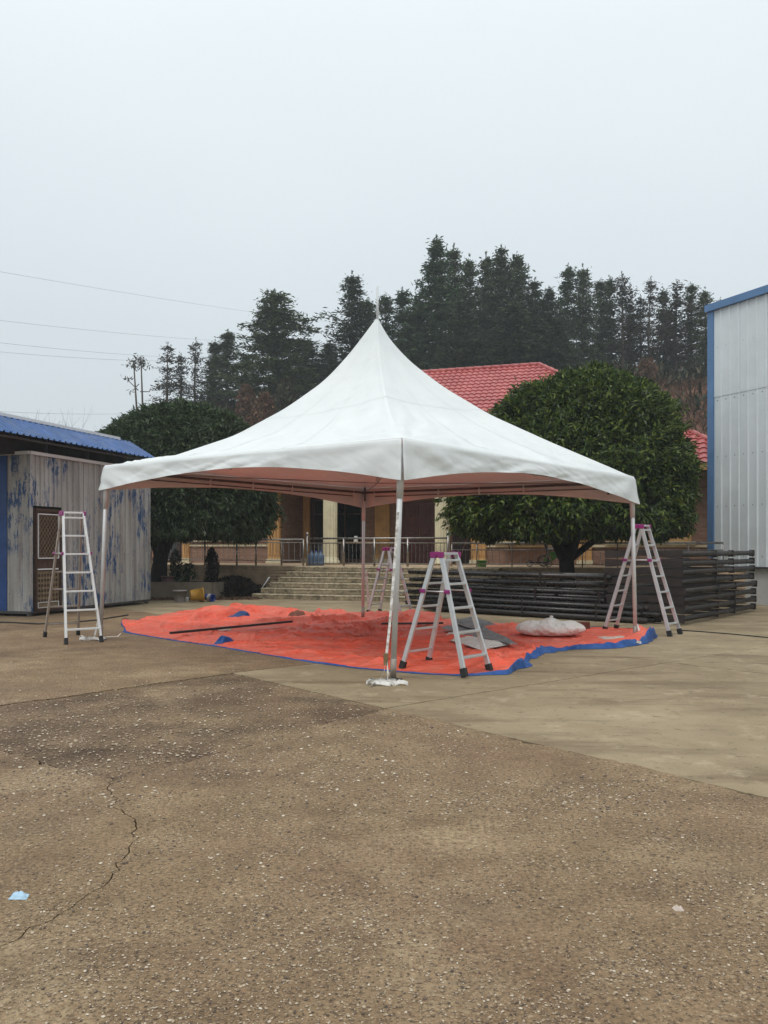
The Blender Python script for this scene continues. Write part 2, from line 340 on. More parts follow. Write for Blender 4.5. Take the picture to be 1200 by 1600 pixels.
simple('ochre_stone', (0.60, 0.35, 0.135), 0.72, 0, 0.18, 3, 0.15, dirt=(0.30, 0.17, 0.08))
simple('cream_stone', (0.70, 0.63, 0.43), 0.65, 0, 0.12, 3, 0.12, dirt=(0.36, 0.31, 0.21))
simple('step_stone', (0.40, 0.33, 0.22), 0.9, 0, 0.5, 9, 1.0, 0.03, dirt=(0.03, 0.026, 0.02))
simple('terrace_stone', (0.50, 0.365, 0.235), 0.9, 0, 0.28, 4, 0.5, 0.012, dirt=(0.10, 0.07, 0.045))
simple('plaster_grey', (0.22, 0.18, 0.13), 0.9, 0, 0.25, 2, 0.4, 0.01, dirt=(0.12, 0.10, 0.07))
simple('red_wood', (0.105, 0.026, 0.016), 0.4, 0, 0.3, 3, 0.1)
simple('dark_wood', (0.05, 0.022, 0.014), 0.5, 0, 0.3, 3, 0.1)
simple('rail_steel', (0.30, 0.28, 0.26), 0.3, 0.85, 0.2, 5, 0.05)
simple('white_paint', (0.72, 0.73, 0.73), 0.5, 0, 0.06, 3, 0.08)
simple('panel_white', (0.67, 0.715, 0.735), 0.5, 0.0, 0.06, 0.8, 0.05, dirt=(0.53, 0.57, 0.58))
simple('trim_blue', (0.095, 0.20, 0.38), 0.45, 0.1, 0.12, 2, 0.05)
simple('roof_blue', (0.012, 0.085, 0.27), 0.45, 0.0, 0.25, 2, 0.08, dirt=(0.03, 0.085, 0.18))
simple('shed_blue', (0.014, 0.06, 0.22), 0.5, 0.1, 0.25, 2, 0.1)
simple('base_render', (0.52, 0.52, 0.50), 0.9, 0, 0.15, 1.4, 0.3, 0.01, dirt=(0.31, 0.29, 0.25))
simple('rust_door', (0.075, 0.038, 0.024), 0.7, 0.2, 0.4, 9, 0.3)
simple('tan_door', (0.22, 0.165, 0.095), 0.7, 0.1, 0.4, 7, 0.2)
simple('bark', (0.028, 0.023, 0.018), 0.95, 0, 0.4, 8, 0.9, 0.03)
simple('conifer_bark', (0.085, 0.066, 0.05), 0.95, 0, 0.3, 3, 0.6, 0.03)
simple('wire', (0.34, 0.37, 0.39), 0.6)
simple('sack', (0.80, 0.77, 0.73), 0.55, 0, 0.1, 5, 0.4, 0.012, dirt=(0.66, 0.54, 0.47))
for nm_ in ('sack', 'white_strap'):
    t = NT.__new__(NT); t.m = MATS[nm_]; t.n, t.l = t.m.node_tree.nodes, t.m.node_tree.links; t.b = t.n['Principled BSDF']; t.tc = next(k for k in t.n if k.type == 'TEX_COORD'); t.bump(t.vor(9), 0.8, 0.05); t.bump(t.vor(23), 0.6, 0.015)
simple('wood', (0.30, 0.2, 0.11), 0.8, 0, 0.25, 6, 0.3)
simple('brown_carton', (0.16, 0.06, 0.035), 0.8, 0, 0.25, 9, 0.2)
simple('yellow_plastic', (0.45, 0.24, 0.03), 0.5, 0, 0.25, 8, 0.1, dirt=(0.2, 0.12, 0.04))
simple('blue_plastic', (0.02, 0.05, 0.26), 0.4, 0, 0.2, 8, 0.1)
simple('clear_blue_plastic', (0.09, 0.15, 0.25), 0.25, 0, 0.2, 8, 0.1)
simple('teal_plastic', (0.02, 0.20, 0.20), 0.45, 0, 0.2, 8, 0.1)
simple('green_plastic', (0.10, 0.32, 0.05), 0.4, 0, 0.2, 8, 0.1)
simple('grey_plastic', (0.27, 0.25, 0.25), 0.6, 0, 0.2, 8, 0.2)
simple('pink_plastic', (0.28, 0.17, 0.17), 0.6, 0, 0.2, 8, 0.2)
simple('mask_blue', (0.40, 0.58, 0.72), 0.8, 0, 0.15, 40, 0.3)
simple('paper', (0.5, 0.42, 0.36), 0.85, 0, 0.25, 20, 0.5)
simple('dark_fill', (0.03, 0.024, 0.022), 0.9, 0, 0.4, 2)
t = NT('window_glass'); t.set('Base Color', t.ramp(t.noise(0.8, 3), [(0.3, (0.008, 0.008, 0.01)), (0.7, (0.028, 0.027, 0.026))])); t.set('Roughness', 0.08); t.set('Specular IOR Level', 0.6)
t = NT('roof_tile'); n_ = t.noise(1.0, 5, 0.65); isl_ = t.noise(14, 2, 0.5)
c_ = t.ramp(n_, [(0.3, (0.32, 0.058, 0.058)), (0.7, (0.47, 0.11, 0.10))]); c_ = t.mix(t.ramp(isl_, [(0.4, 0.0), (0.7, 0.35)]), c_, (0.50, 0.17, 0.15))
t.set('Base Color', c_); t.set('Roughness', 0.38); t.set('Specular IOR Level', 0.45)
t = NT('pebble'); t.set('Base Color', t.ramp(t.island(), [(0, (0.06, 0.045, 0.034)), (0.2, (0.15, 0.105, 0.07)), (0.45, (0.25, 0.18, 0.115)), (0.7, (0.36, 0.275, 0.185)), (0.9, (0.46, 0.38, 0.28)), (1, (0.62, 0.55, 0.44))])); t.set('Roughness', 0.75)
leafmat('leaf_right', [(0.012, 0.024, 0.007), (0.03, 0.056, 0.013), (0.055, 0.095, 0.019), (0.10, 0.15, 0.027), (0.20, 0.24, 0.045)], 0.36, 0.2)
leafmat('leaf_left', [(0.016, 0.028, 0.012), (0.038, 0.064, 0.026), (0.068, 0.104, 0.044), (0.115, 0.155, 0.072)], 0.33, 0.2)
leafmat('fir_dark', [(0.018, 0.033, 0.016), (0.034, 0.057, 0.026), (0.056, 0.083, 0.037), (0.092, 0.112, 0.055)], 0.7)
leafmat('fir_brown', [(0.02, 0.02, 0.014), (0.034, 0.03, 0.021), (0.06, 0.044, 0.031), (0.027, 0.035, 0.02)], 0.75)
leafmat('dry_grass', [(0.12, 0.066, 0.036), (0.2, 0.115, 0.066), (0.155, 0.07, 0.04), (0.09, 0.062, 0.036), (0.06, 0.052, 0.03)], 0.85)
leafmat('dry_shrub', [(0.012, 0.010, 0.007), (0.024, 0.018, 0.012), (0.035, 0.024, 0.015), (0.018, 0.022, 0.010)], 0.85)
leafmat('scrub_green', [(0.02, 0.03, 0.013), (0.034, 0.044, 0.02), (0.06, 0.058, 0.028), (0.075, 0.046, 0.025)], 0.75)
leafmat('bare_twig', [(0.12, 0.115, 0.11), (0.17, 0.16, 0.155)], 0.9)
M = MATS
# ================================================================ ground
gv = []
bm_ = MB()
xs = [-150, -60, -20, 0, 20, 60, 150]; ys = [-40, 0, 30, 60, 120, 190]
bm_.add([(x, y, -0.045) for x in xs for y in ys], gridfaces(len(xs), len(ys)).tolist())
ground = tag(bm_.build('ground', M['dirt']), 'bare brown earth under the concrete yard', 'ground', kind='structure')
U = Vector((0.64, -0.768, 0)); V_ = Vector((0.768, 0.64, 0)); O2 = Vector((0, 8.0, 0))
def uv(u, v): return O2 + U * u + V_ * v
def slab(poly, mat, gap=0.010, jit=0.02, top=0.0):
    pts = []
    for i, a in enumerate(poly):
        b = poly[(i + 1) % len(poly)]; n = max(1, min(260, int((b - a).length / 0.035)))
        pts += [a.lerp(b, k / n) for k in range(n)]
    q = []
    for p in pts:
        x, y = p.x, p.y
        q.append(Vector((x + jit * float(vn(x * 3.1, y * 3.1, 1) + 0.6 * vn(x * 11, y * 11, 2) + 0.35 * vn(x * 29, y * 29, 3)), y + jit * float(vn(x * 3.1, y * 3.1, 5) + 0.6 * vn(x * 11, y * 11, 6) + 0.35 * vn(x * 29, y * 29, 7)), 0)))
    area = sum(q[i].x * q[(i + 1) % len(q)].y - q[(i + 1) % len(q)].x * q[i].y for i in range(len(q)))
    sgn = 1 if area > 0 else -1; r = []
    for i, p in enumerate(q):
        d = q[(i + 1) % len(q)] - q[i - 1]; nrm = Vector((-d.y, d.x, 0)).normalized() * sgn
        r.append(p + nrm * gap * (0.7 + 0.9 * abs(float(vn(p.x * 7, p.y * 7, 9)))))
    if sgn < 0: r.reverse()
    return MB().prism(r, -0.04 + top, top).build('concrete_slab', mat, ground)
p1 = uv(-2.94, 0); p2 = uv(0, 0); p3 = G(175, 1221); p4 = Vector((-4.3, 7.5, 0))
crack = [G(*q) for q in ((172, 1240), (186, 1266), (214, 1278), (208, 1310), (197, 1345), (162, 1385), (130, 1412), (78, 1440), (0, 1480), (-260, 1590))]
slab([p1, p4, p3, p2], M['dark_aggregate_concrete'], 0.009, 0.07, -0.006)
slab([p2, p3] + crack + [Vector((-3, 0.2, 0)), Vector((-1, -3, 0)), uv(14, 0)], M['aggregate_concrete'], 0.0045, 0.09)
slab([p3, p4, Vector((-7, 5.4, 0)), Vector((-8, 1, 0)), Vector((-3, 0.2, 0))] + crack[::-1], M['aggregate_concrete'], 0.0045, 0.09)
slab([p1, uv(-2.94, 3.2), uv(-12, 3.2), uv(-22, 3.2), uv(-22, -9), Vector((-7, 5.4, 0)), p4], M['aggregate_concrete'], 0.006, 0.05, 0.003)
sm = M['smooth_concrete']
for (u0, u1, v0, v1) in ((0, 7, 0, 5), (7, 14, 0, 5), (0, 7, 5, 9.8), (7, 14, 5, 9.8), (-2.94, 0, 0, 5), (-2.94, 0, 5, 9.8), (0, 7, 9.8, 16), (7, 14, 9.8, 16), (-2.94, 0, 9.8, 16), (-8, -2.94, 3.2, 9.8), (-8, -2.94, 9.8, 16), (-14, -8, 3.2, 9.8), (-14, -8, 9.8, 16), (-22, -14, 3.2, 9.8), (-22, -14, 9.8, 16), (-22, -14, 16, 24), (-14, -8, 16, 24), (-8, 0, 16, 24)):
    slab([uv(u0, v0), uv(u0, v1), uv(u1, v1), uv(u1, v0)], sm, 0.009, 0.02, random.uniform(-0.002, 0.002))
# loose pebbles lying on the worn concrete
NP = 110000
yy = 2.2 / (1 - rng.random(NP) * 0.84); xx = (rng.random(NP) - 0.5) * (yy * 1.02 + 0.6)
rel = np.stack([xx, yy - 8.0], -1); uu = rel @ np.array([0.64, -0.768]); vv_ = rel @ np.array([0.768, 0.64])
dens = 0.30 + vn(xx * 0.9, yy * 0.9, 3) * 0.9 + vn(xx * 3, yy * 3, 8) * 0.9
ind = (uu > -2.9) & (uu < 0.5) & (vv_ < 0) & (vv_ > -3.4)
dens = np.where(ind, dens + 0.7, dens)
ok = ((vv_ < -0.03) | (uu < -2.98) & (vv_ < 2.5)) & (rng.random(NP) < dens)
xx, yy = xx[ok], yy[ok]; n = len(xx)
oct_v = np.array([(1, 0, 0), (0.3, 0.95, 0), (-0.8, 0.6, 0), (-0.8, -0.6, 0), (0.3, -0.95, 0), (0.7, 0.05, 0.8), (0.2, 0.62, 0.85), (-0.5, 0.4, 0.75), (-0.5, -0.42, 0.8), (0.2, -0.6, 0.7), (0.1, 0.0, 1.0)], float)
oct_f = np.array([q for i in range(5) for q in ((i, (i + 1) % 5, 5 + (i + 1) % 5), (i, 5 + (i + 1) % 5, 5 + i), (5 + i, 5 + (i + 1) % 5, 10))])
sz = np.minimum(0.0030 * np.exp(rng.normal(0, 0.55, n)), 0.0085) * np.clip(yy / 3.2, 1, 1.9); ang = rng.random(n) * 6.283; asp = 0.5 + 0.5 * rng.random(n)
lv = oct_v[None] * sz[:, None, None]; lv[:, :, 1] *= asp[:, None]; lv[:, :, 2] *= (0.16 + 0.34 * rng.random(n))[:, None]
ca, sa = np.cos(ang)[:, None], np.sin(ang)[:, None]
pv = np.stack([lv[:, :, 0] * ca - lv[:, :, 1] * sa + xx[:, None], lv[:, :, 0] * sa + lv[:, :, 1] * ca + yy[:, None], lv[:, :, 2] + 0.0022], -1)
pf = oct_f[None] + (np.arange(n) * 11)[:, None, None]
tag(link('pebbles', np_mesh('pebbles', pv.reshape(-1, 3), pf.reshape(-1, 3), M['pebble'], True)), 'small tan pebbles scattered over the worn concrete', 'pebbles', kind='stuff')

# ================================================================ hill
hx = np.linspace(-90, 90, 110); hy = np.linspace(40, 150, 70)
def hill_z(X, Y):
    X = np.asarray(X, float); Y = np.asarray(Y, float)
    xr = X * 68 / np.maximum(Y, 45)
    H = np.interp(xr, [-60, -36, -28, -21, -14, -8, 0, 12, 24, 34, 60], [0.5, 1.5, 4.0, 9.5, 11.5, 13.0, 14.4, 14.8, 14.8, 15.2, 15])
    return H * sst(43, 68, Y + 2.5 * vn(X * 0.12, Y * 0.1, 4)) + (vn(X * 0.3, Y * 0.3, 2) * 1.1 + vn(X * 0.9, Y * 0.9, 5) * 0.5) * sst(44, 52, Y) - 0.3
HX, HY = np.meshgrid(hx, hy, indexing='ij')
hv = np.stack([HX, HY, hill_z(HX, HY)], -1).reshape(-1, 3)
hill = tag(link('hill', np_mesh('hill', hv, gridfaces(110, 70), M['hill_earth'], True)), 'reddish earth hillside behind the house', 'hill', kind='structure')

# ================================================================ house
TH = R(18); E1 = Vector((math.cos(TH), -math.sin(TH), 0)); E2 = Vector((math.sin(TH), math.cos(TH), 0)); HO = Vector((0, 26, 0))
def hp(a, b, z): return HO + E1 * a + E2 * b + Vector((0, 0, z))
def A(px, b):
    k = (px - 600) / F_PX
    return (k * (26 + math.cos(TH) * b) - math.sin(TH) * b) / (math.cos(TH) + k * math.sin(TH))
def zz(px, py, b):
    return EYE - (py - HZ) / F_PX * hp(A(px, b), b, 0).y
RM = Matrix.Rotation(-TH, 3, 'Z')
def hbox(mb, a0, a1, b0, b1, z0, z1): return mb.box(hp((a0 + a1) / 2, (b0 + b1) / 2, (z0 + z1) / 2), (abs(a1 - a0), abs(b1 - b0), abs(z1 - z0)), rot=RM)
PZ, BW, BP, EZ, EB = 0.95, 3.8, 5.6, 4.1, 2.75       # terrace level, wing face, porch back wall, eave height and face
house = thing('brick_house', 'low brick house with red tiled hip roof, ochre pilasters and columned porch', 'house', hp(0, 6, 0))
HA0, HA1 = -10.6, 10.7
aL, aR = A(439, BW), A(737, BW)
hbox(MB(), HA0, aL, BW, BW + 9, 0.0, EZ - 0.12).build('wall', M['house_brick'], house)
hbox(MB(), aR, HA1, BW, BW + 9, 0.0, EZ - 0.12).build('wall', M['house_brick'], house)
hbox(MB(), aL, aR, BP, BW + 8.99, 0.0, EZ - 0.12).build('wall', M['house_brick'], house)
hbox(MB(), HA0 - 0.9, HA1 + 0.9, EB + 0.05, BW + 9.5, EZ - 0.12, EZ - 0.02).build('soffit', M['dark_wood'], house)
# roof: stepped rows of wavy tiles
RB, RZ, RA0, RA1, EA0, EA1 = 10.0, 9.06, -3.1, 3.5, -11.0, 11.0
roofo = thing('roof', None, None, hp(0, RB, EZ)); roofo.parent = house
roofo.matrix_parent_inverse = house.matrix_basis.inverted() if False else Matrix.Translation(-house.location)
def tile_face(c00, c10, c01, c11, rows, pitch, sub=6):
    # c00-c10 the eave, c01-c11 the ridge edge
    e = (c10 - c00); elen = e.length; ed = e.normalized()
    up = (c01 - c00) - ed * (c01 - c00).dot(ed); L = up.length; ud = up.normalized(); nd = ed.cross(ud).normalized()
    if nd.z < 0: nd = -nd
    t0 = (c01 - c00).dot(ed); t1 = (c11 - c00).dot(ed) - elen
    nx = int(elen / pitch) * sub; sx = np.linspace(0, elen, nx + 1); vs, fs = [], []
    wave = np.abs(np.sin(np.pi * sx / pitch)) ** 0.8 * 0.055
    V0 = []
    for r_ in range(rows):
        for fr, lift in ((0.0, 0.045), (0.5, 0.026), (1.0, 0.008)):
            s_ = (r_ + fr) / rows
            lo, hi = t0 * s_, elen + t1 * s_
            cx = np.clip(sx, lo, hi)
            V0.append(np.array(c00)[None] + cx[:, None] * np.array(ed)[None] + s_ * L * np.array(ud)[None] + (wave + lift)[:, None] * np.array(nd)[None])
    V0 = np.array(V0); m = V0.shape[0]
    F = gridfaces(m, nx + 1); V0 = V0.reshape(-1, 3)
    d = np.linalg.norm(V0[F[:, 0]] - V0[F[:, 3]], axis=1) + np.linalg.norm(V0[F[:, 1]] - V0[F[:, 2]], axis=1)
    return V0, F[d > 1e-4]
cs = {k: hp(*v) for k, v in dict(fl=(EA0, EB, EZ), fr=(EA1, EB, EZ), bl=(EA0, 2 * RB - EB, EZ), br=(EA1, 2 * RB - EB, EZ), rl=(RA0, RB, RZ), rr=(RA1, RB, RZ)).items()}
for (a_, b_, c_, d_) in (('fl', 'fr', 'rl', 'rr'), ('fr', 'br', 'rr', 'rr'), ('bl', 'fl', 'rl', 'rl'), ('br', 'bl', 'rr', 'rl')):
    tv, tf = tile_face(cs[a_], cs[b_], cs[c_], cs[d_], 27, 0.24, 6 if a_ in ('fl', 'fr') else 4)
    o = link('tile_slope', np_mesh('tile_slope', tv, tf, M['roof_tile'], False), roofo); o['kind'] = 'stuff'
def caps(p, q, r=0.09):
    n_ = int((q - p).length / 0.38); d = (q - p) / n_
    mb = MB()
    for i in range(n_):
        mb.tube([p + d * i, p + d * (i + 1.06)], [r * 1.12, r * 0.92], 8)
    return mb
for k1, k2 in (('rl', 'rr'), ('rr', 'fr'), ('rl', 'fl'), ('rr', 'br')):
    o = caps(cs[k1] + Vector((0, 0, 0.06)), cs[k2] + Vector((0, 0, 0.06))).build('ridge_cap', M['roof_tile'], roofo, True); o['kind'] = 'stuff'
MB().bar(hp(EA0, EB + 0.03, EZ - 0.06), hp(EA1, EB + 0.03, EZ - 0.06), 0.06, 0.2).build('fascia', M['ochre_stone'], house)
MB().bar(hp(EA1 - 0.03, EB, EZ - 0.06), hp(EA1 - 0.03, 17, EZ - 0.06), 0.06, 0.2).build('fascia', M['ochre_stone'], house)
# ochre pilasters (fluted), cream round columns
def pilaster(px0, px1, b, flute=True, z0=PZ, z1=EZ - 0.13):
    a0, a1 = A(px0, b), A(px1, b); w = a1 - a0
    mb = hbox(MB(), a0, a1, b - 0.10, b + 0.05, z0 + 0.16, z1)
    n_ = max(2, int(w / 0.11)) if flute else 0
    for i in range(n_):
        c = a0 + w * (i + 0.5) / n_
        hbox(mb, c - w / n_ * 0.3, c + w / n_ * 0.3, b - 0.135, b - 0.099, z0 + 0.3, z1 - 0.15)
    o = mb.build('pilaster', M['ochre_stone'], house)
    hbox(MB(), a0 - 0.05, a1 + 0.05, b - 0.17, b + 0.03, z0, z0 + 0.16).build('pilaster_base', M['cream_stone'], o)
for q in ((420, 439, BW), (737, 760, BW), (904, 925, BW), (287, 297, BW), (475, 485, BP), (587, 610, BP)): pilaster(*q)
def column(px, b, r=0.24):
    prof = [(r * 1.35, PZ), (r * 1.35, PZ + 0.14), (r * 1.15, PZ + 0.16), (r * 1.15, PZ + 0.22), (r, PZ + 0.26)]
    c = hp(A(px, b), b, 0); n_ = 32; mb = MB()
    vs = []; zs = (PZ + 0.2, EZ - 0.4)
    for z in zs:
        for k in range(n_ * 2):
            rr_ = r * (1.0 if k % 4 < 2 else 0.93); an = 2 * math.pi * k / (n_ * 2); vs.append(c + Vector((rr_ * math.cos(an), rr_ * math.sin(an), z)))
    m_ = n_ * 2; mb.add(vs, [(k, (k + 1) % m_, m_ + (k + 1) % m_, m_ + k) for k in range(m_)])
    o = mb.build('column', M['cream_stone'], house)
    MB().lathe(c, prof, 24).build('column_base', M['cream_stone'], o, True)
    MB().lathe(c, [(r, EZ - 0.42), (r * 1.2, EZ - 0.36), (r * 1.2, EZ - 0.3), (r * 1.45, EZ - 0.22), (r * 1.45, EZ - 0.125)], 24).build('capital', M['cream_stone'], o, True)
for q in (516, 691): column(q, 1.6)
# windows and doors
def window(px0, px1, b, z0, z1, mull=2, fm='ochre_stone', sill=True, bars=0):
    a0, a1 = A(px0, b), A(px1, b); w = 0.13
    mb = MB(); hbox(mb, a0, a1, b - 0.07, b + 0.02, z0, z0 + w); hbox(mb, a0, a1, b - 0.07, b + 0.02, z1 - w, z1)
    hbox(mb, a0, a0 + w, b - 0.068, b + 0.02, z0 + w, z1 - w); hbox(mb, a1 - w, a1, b - 0.068, b + 0.02, z0 + w, z1 - w)
    o = mb.build('window', M[fm], house)
    step = (a1 - a0 - 2 * w) / mull
    for i in range(mull):
        hbox(MB(), a0 + w + step * i + 0.02, a0 + w + step * (i + 1) - 0.02, b - 0.012, b - 0.004, z0 + w, z1 - w).build('pane', M['window_glass'], o)
    for i in range(1, mull):
        hbox(MB(), a0 + w + step * i - 0.03, a0 + w + step * i + 0.03, b - 0.05, b - 0.001, z0 + w, z1 - w).build('mullion', M['dark_wood'], o)
    hbox(MB(), a0 + w, a1 - w, b - 0.045, b - 0.001, z1 - w - 0.55, z1 - w - 0.5).build('transom', M['dark_wood'], o)
    if sill: hbox(MB(), a0 - 0.12, a1 + 0.12, b - 0.16, b + 0.01, z0 - 0.1, z0 - 0.003).build('sill', M['cream_stone'], o)
    return o
window(951, 1080, BW, zz(1010, 846, BW), 3.55, 3); window(780, 868, BW, zz(820, 846, BW), 3.55, 2)
window(303, 396, BW, zz(340, 842, BW), 3.5, 3); window(486, 569, BP, PZ + 0.02, 3.5, 3, 'dark_wood', False); window(250, 283, BW, PZ + 0.02, 3.4, 1, 'dark_wood', False)
hbox(MB(), A(760, BW), HA1, BW - 0.06, BW + 0.01, 1.55, 1.62).build('string_course', M['cream_stone'], house)
hbox(MB(), A(297, BW), A(420, BW), BW - 0.06, BW + 0.01, 1.58, 1.65).build('string_course', M['cream_stone'], house)
def carved_door(px0, px1, b, z1, mat):
    a0, a1 = A(px0, b), A(px1, b); mb = MB()
    hbox(mb, a0, a0 + 0.1, b - 0.1, b + 0.02, PZ, z1); hbox(mb, a1 - 0.1, a1, b - 0.1, b + 0.02, PZ, z1); hbox(mb, a0 + 0.1, a1 - 0.1, b - 0.1, b + 0.02, z1 - 0.1, z1)
    d = mb.build('door', M[mat], house); mid = (a0 + a1) / 2
    for s0, s1 in ((a0 + 0.1, mid - 0.006), (mid + 0.006, a1 - 0.1)):
        hbox(MB(), s0, s1, b - 0.05, b - 0.002, PZ + 0.01, z1 - 0.1).build('leaf', M[mat], d)
        for k, (q0, q1) in enumerate(((0.12, 0.75), (0.85, 1.35), (1.45, z1 - PZ - 0.25))):
            w = s1 - s0
            mb = hbox(MB(), s0 + w * 0.16, s1 - w * 0.16, b - 0.075, b - 0.049, PZ + q0, PZ + q1)
            hbox(mb, s0 + w * 0.27, s1 - w * 0.27, b - 0.095, b - 0.074, PZ + q0 + 0.1, PZ + q1 - 0.1)
            c = hp((s0 + s1) / 2, b - 0.1, PZ + (q0 + q1) / 2); mb.lathe(c, [(0.09, -0.02), (0.07, 0.01), (0.02, 0.02)], 10, (RM @ Matrix.Rotation(R(90), 3, 'X')))
            soft(mb.build('carved_panel', M[mat], d), 0.008)
    MB().tube([hp(mid + 0.06, b - 0.1, PZ + 0.95), hp(mid + 0.06, b - 0.1, PZ + 1.25)], 0.018).build('handle', M['brass_ratchet'], d)
carved_door(628, 681, BP, 3.25, 'red_wood'); carved_door(708, 733, BP, 3.1, 'dark_wood')

# ================================================================ terrace, steps, railings
terr = thing('terrace', 'raised stone terrace with a coursed brick front along the house', 'terrace', hp(0, 1, 0))
hbox(MB(), HA0 - 1.5, HA1 + 1, 0.04, 5.6, -0.04, PZ - 0.06).build('core', M['terrace_stone'], terr)
hbox(MB(), HA0 - 1.5, HA1 + 1, -0.06, BP, PZ - 0.058, PZ).build('paving', M['terrace_stone'], terr)
course = MB()
nrow = 9; rh = (PZ - 0.07) / nrow
for r_ in range(nrow):
    a = HA0 - 1.5 + (0.2 if r_ % 2 else 0)
    while a < HA1 + 1:
        w = 0.39; d = random.uniform(-0.012, 0.012)
        hbox(course, a, a + w - 0.012, -0.055 + d, 0.05, r_ * rh + 0.028, (r_ + 1) * rh - 0.004); a += w
tag(course.build('brick_courses', M['terrace_stone'], terr), kind='stuff')
steps = thing('stone_steps', 'wide rough stone steps stained black, leading up to the porch', 'steps', hp(0, -1, 0))
nst = 6; rz_ = PZ / nst
for k in range(nst):
    b0 = -0.08 - (nst - k) * 0.34; a0 = -2.72 - (nst - k) * 0.13; a1 = 3.6 + (nst - k) * 0.1
    z0, z1 = k * rz_, (k + 1) * rz_ - 0.01
    a = a0
    st = hbox(MB(), a0 + 0.03, a1 - 0.03, b0 + 0.1, -0.07, z0 - 0.01, z1 - 0.025).build('step', M['step_stone'], steps)
    i = 0
    while a < a1 - 0.05:
        w = min(random.uniform(0.75, 1.15), a1 - a)
        # chiselled block: vertical flutes on the riser, worn nosing
        nu = max(6, int(w / 0.045)); mb = MB(); vs = []
        for j in range(nu + 1):
            aa = a + 0.006 + (w - 0.012) * j / nu; f = 0.016 * (j % 2) + random.uniform(-0.009, 0.009)
            for (bb, z) in ((b0 + f + 0.01, z0 + 0.004), (b0 + f, z1 - 0.06), (b0 + f * 1.2 - 0.02, z1 - 0.02 + random.uniform(-0.012, 0.006)), (b0 + 0.05, z1 + random.uniform(-0.006, 0.003)), (b0 + 0.36, z1), (b0 + 0.36, z0 + 0.004)):
                vs.append(hp(aa, bb, z))
        fs = [(j * 6 + q, (j + 1) * 6 + q, (j + 1) * 6 + q + 1, j * 6 + q + 1) for j in range(nu) for q in range(5)]
        fs += [tuple(range(6)), tuple(nu * 6 + q for q in reversed(range(6)))]
        mb.add(vs, fs).build('stone_block', M['step_stone'], st); a += w
def railing(name, label, posts, b, ztop, zmid, zbot, spacing, pr=0.03, ball=()):
    t = thing(name, label, 'railing', hp((posts[0] + posts[-1]) / 2, b, PZ))
    for z, r in ((ztop, 0.028), (zmid, 0.016), (zbot, 0.016)):
        MB().tube([hp(posts[0], b, z), hp(posts[-1], b, z)], r, 8).build('rail', M['rail_steel'], t, True)
    for i, p in enumerate(posts):
        h = ztop + (0.1 if i in ball else 0.0)
        o = MB().tube([hp(p, b, PZ), hp(p, b, h)], pr, 8).build('post', M['rail_steel'], t, True)
        if i in ball: MB().lathe(hp(p, b, h), [(0.01, -0.01), (0.045, 0.01), (0.055, 0.045), (0.045, 0.08), (0.01, 0.1)], 10).build('ball', M['rail_steel'], o, True)
    base = MB().tube([hp(0, b, zbot), hp(0, b, zmid)], 0.009, 5).mesh('baluster', M['rail_steel'])
    a = posts[0] + spacing
    while a < posts[-1] - 0.03:
        if min(abs(a - p) for p in posts) > 0.05:
            o = link('baluster', base, t); o.location = E1 * a
        a += spacing
railing('terrace_railing', 'steel baluster railing on the terrace left of the steps', [A(q, 0.12) for q in (236, 268, 320, 370, 400, 440, 474)], 0.12, 1.80, 1.70, 1.12, 0.2)
railing('porch_railing', 'taller steel railing with ball posts closing the top of the steps', [A(q, 0.06) for q in (480, 537, 585, 637, 700)], 0.06, 1.83, 1.68, 1.02, 0.13, 0.035, (0, 4))
railing('terrace_railing', 'low thin railing on the terrace right of the steps', [A(q, 0.12) for q in (706, 745, 800, 855, 910, 965, 1020, 1075, 1130)], 0.12, 1.67, 1.47, 1.04, 0.21, 0.018)

# ================================================================ warehouse at right
wh = thing('metal_warehouse', 'tall white ribbed metal warehouse with blue corner and roof trim', 'warehouse', (9.3, 23.8, 0))
WC = Vector((9.3, 23.8, 0)); WD = Vector((0.435, -0.9, 0)).normalized(); WN = Vector((-0.9, -0.435, 0)).normalized(); WL, WH = 16.0, 8.42
def wp(s, o, z): return WC + WD * s + WN * o + Vector((0, 0, z))
MB().prism([wp(0.02, -0.06, 0), wp(WL, -0.06, 0), wp(WL, -12, 0), wp(0.02, -12, 0)], 0, 1.02).build('base_wall', M['base_render'], wh)
MB().prism([wp(0.03, -0.12, 0), wp(WL, -0.12, 0), wp(WL, -12, 0), wp(0.03, -12, 0)], 1.02, WH - 0.02).build('core', M['panel_white'], wh)
def sheet(s0, s1, z0, z1, pitch, depth, fn, name, mat, parent, off=0.0):
    prof = []; s = s0
    while s < s1 - 1e-6:
        for ds, d in ((0.0, 0.0), (0.72, 0.0), (0.78, 1.0), (0.9, 1.0), (0.96, 0.0)):
            if s + ds * pitch <= s1: prof.append((s + ds * pitch, d * depth + off))
        s += pitch
    prof.append((s1, off))
    vs = [fn(a, d, z) for a, d in prof for z in (z0, z1)]
    return MB().add(vs, [(2 * i, 2 * i + 2, 2 * i + 3, 2 * i + 1) for i in range(len(prof) - 1)]).build(name, mat, parent)
s = 0.19
while s < 9:
    for z0, z1, of in ((1.0, 5.86, 0.0), (5.80, WH - 0.1, 0.012)):
        p = sheet(s, s + 0.896, z0, z1, 0.3, 0.035, wp, 'wall_sheet', M['panel_white'], wh, of)
        for zq in (z0 + 0.15, z0 + 1.6, (z0 + z1) / 2 + 0.7, z1 - 0.12):
            for sq in (0.1, 0.4, 0.7):
                pass
    s += 0.9
scr = MB()
for zq in (1.3, 2.7, 4.1, 5.7, 7.2):
    for i in range(28): scr.lathe(wp(0.30 + i * 0.3, 0.012, zq), [(0.014, 0), (0.014, 0.012)], 6, Matrix.Rotation(R(90), 3, 'Y'))
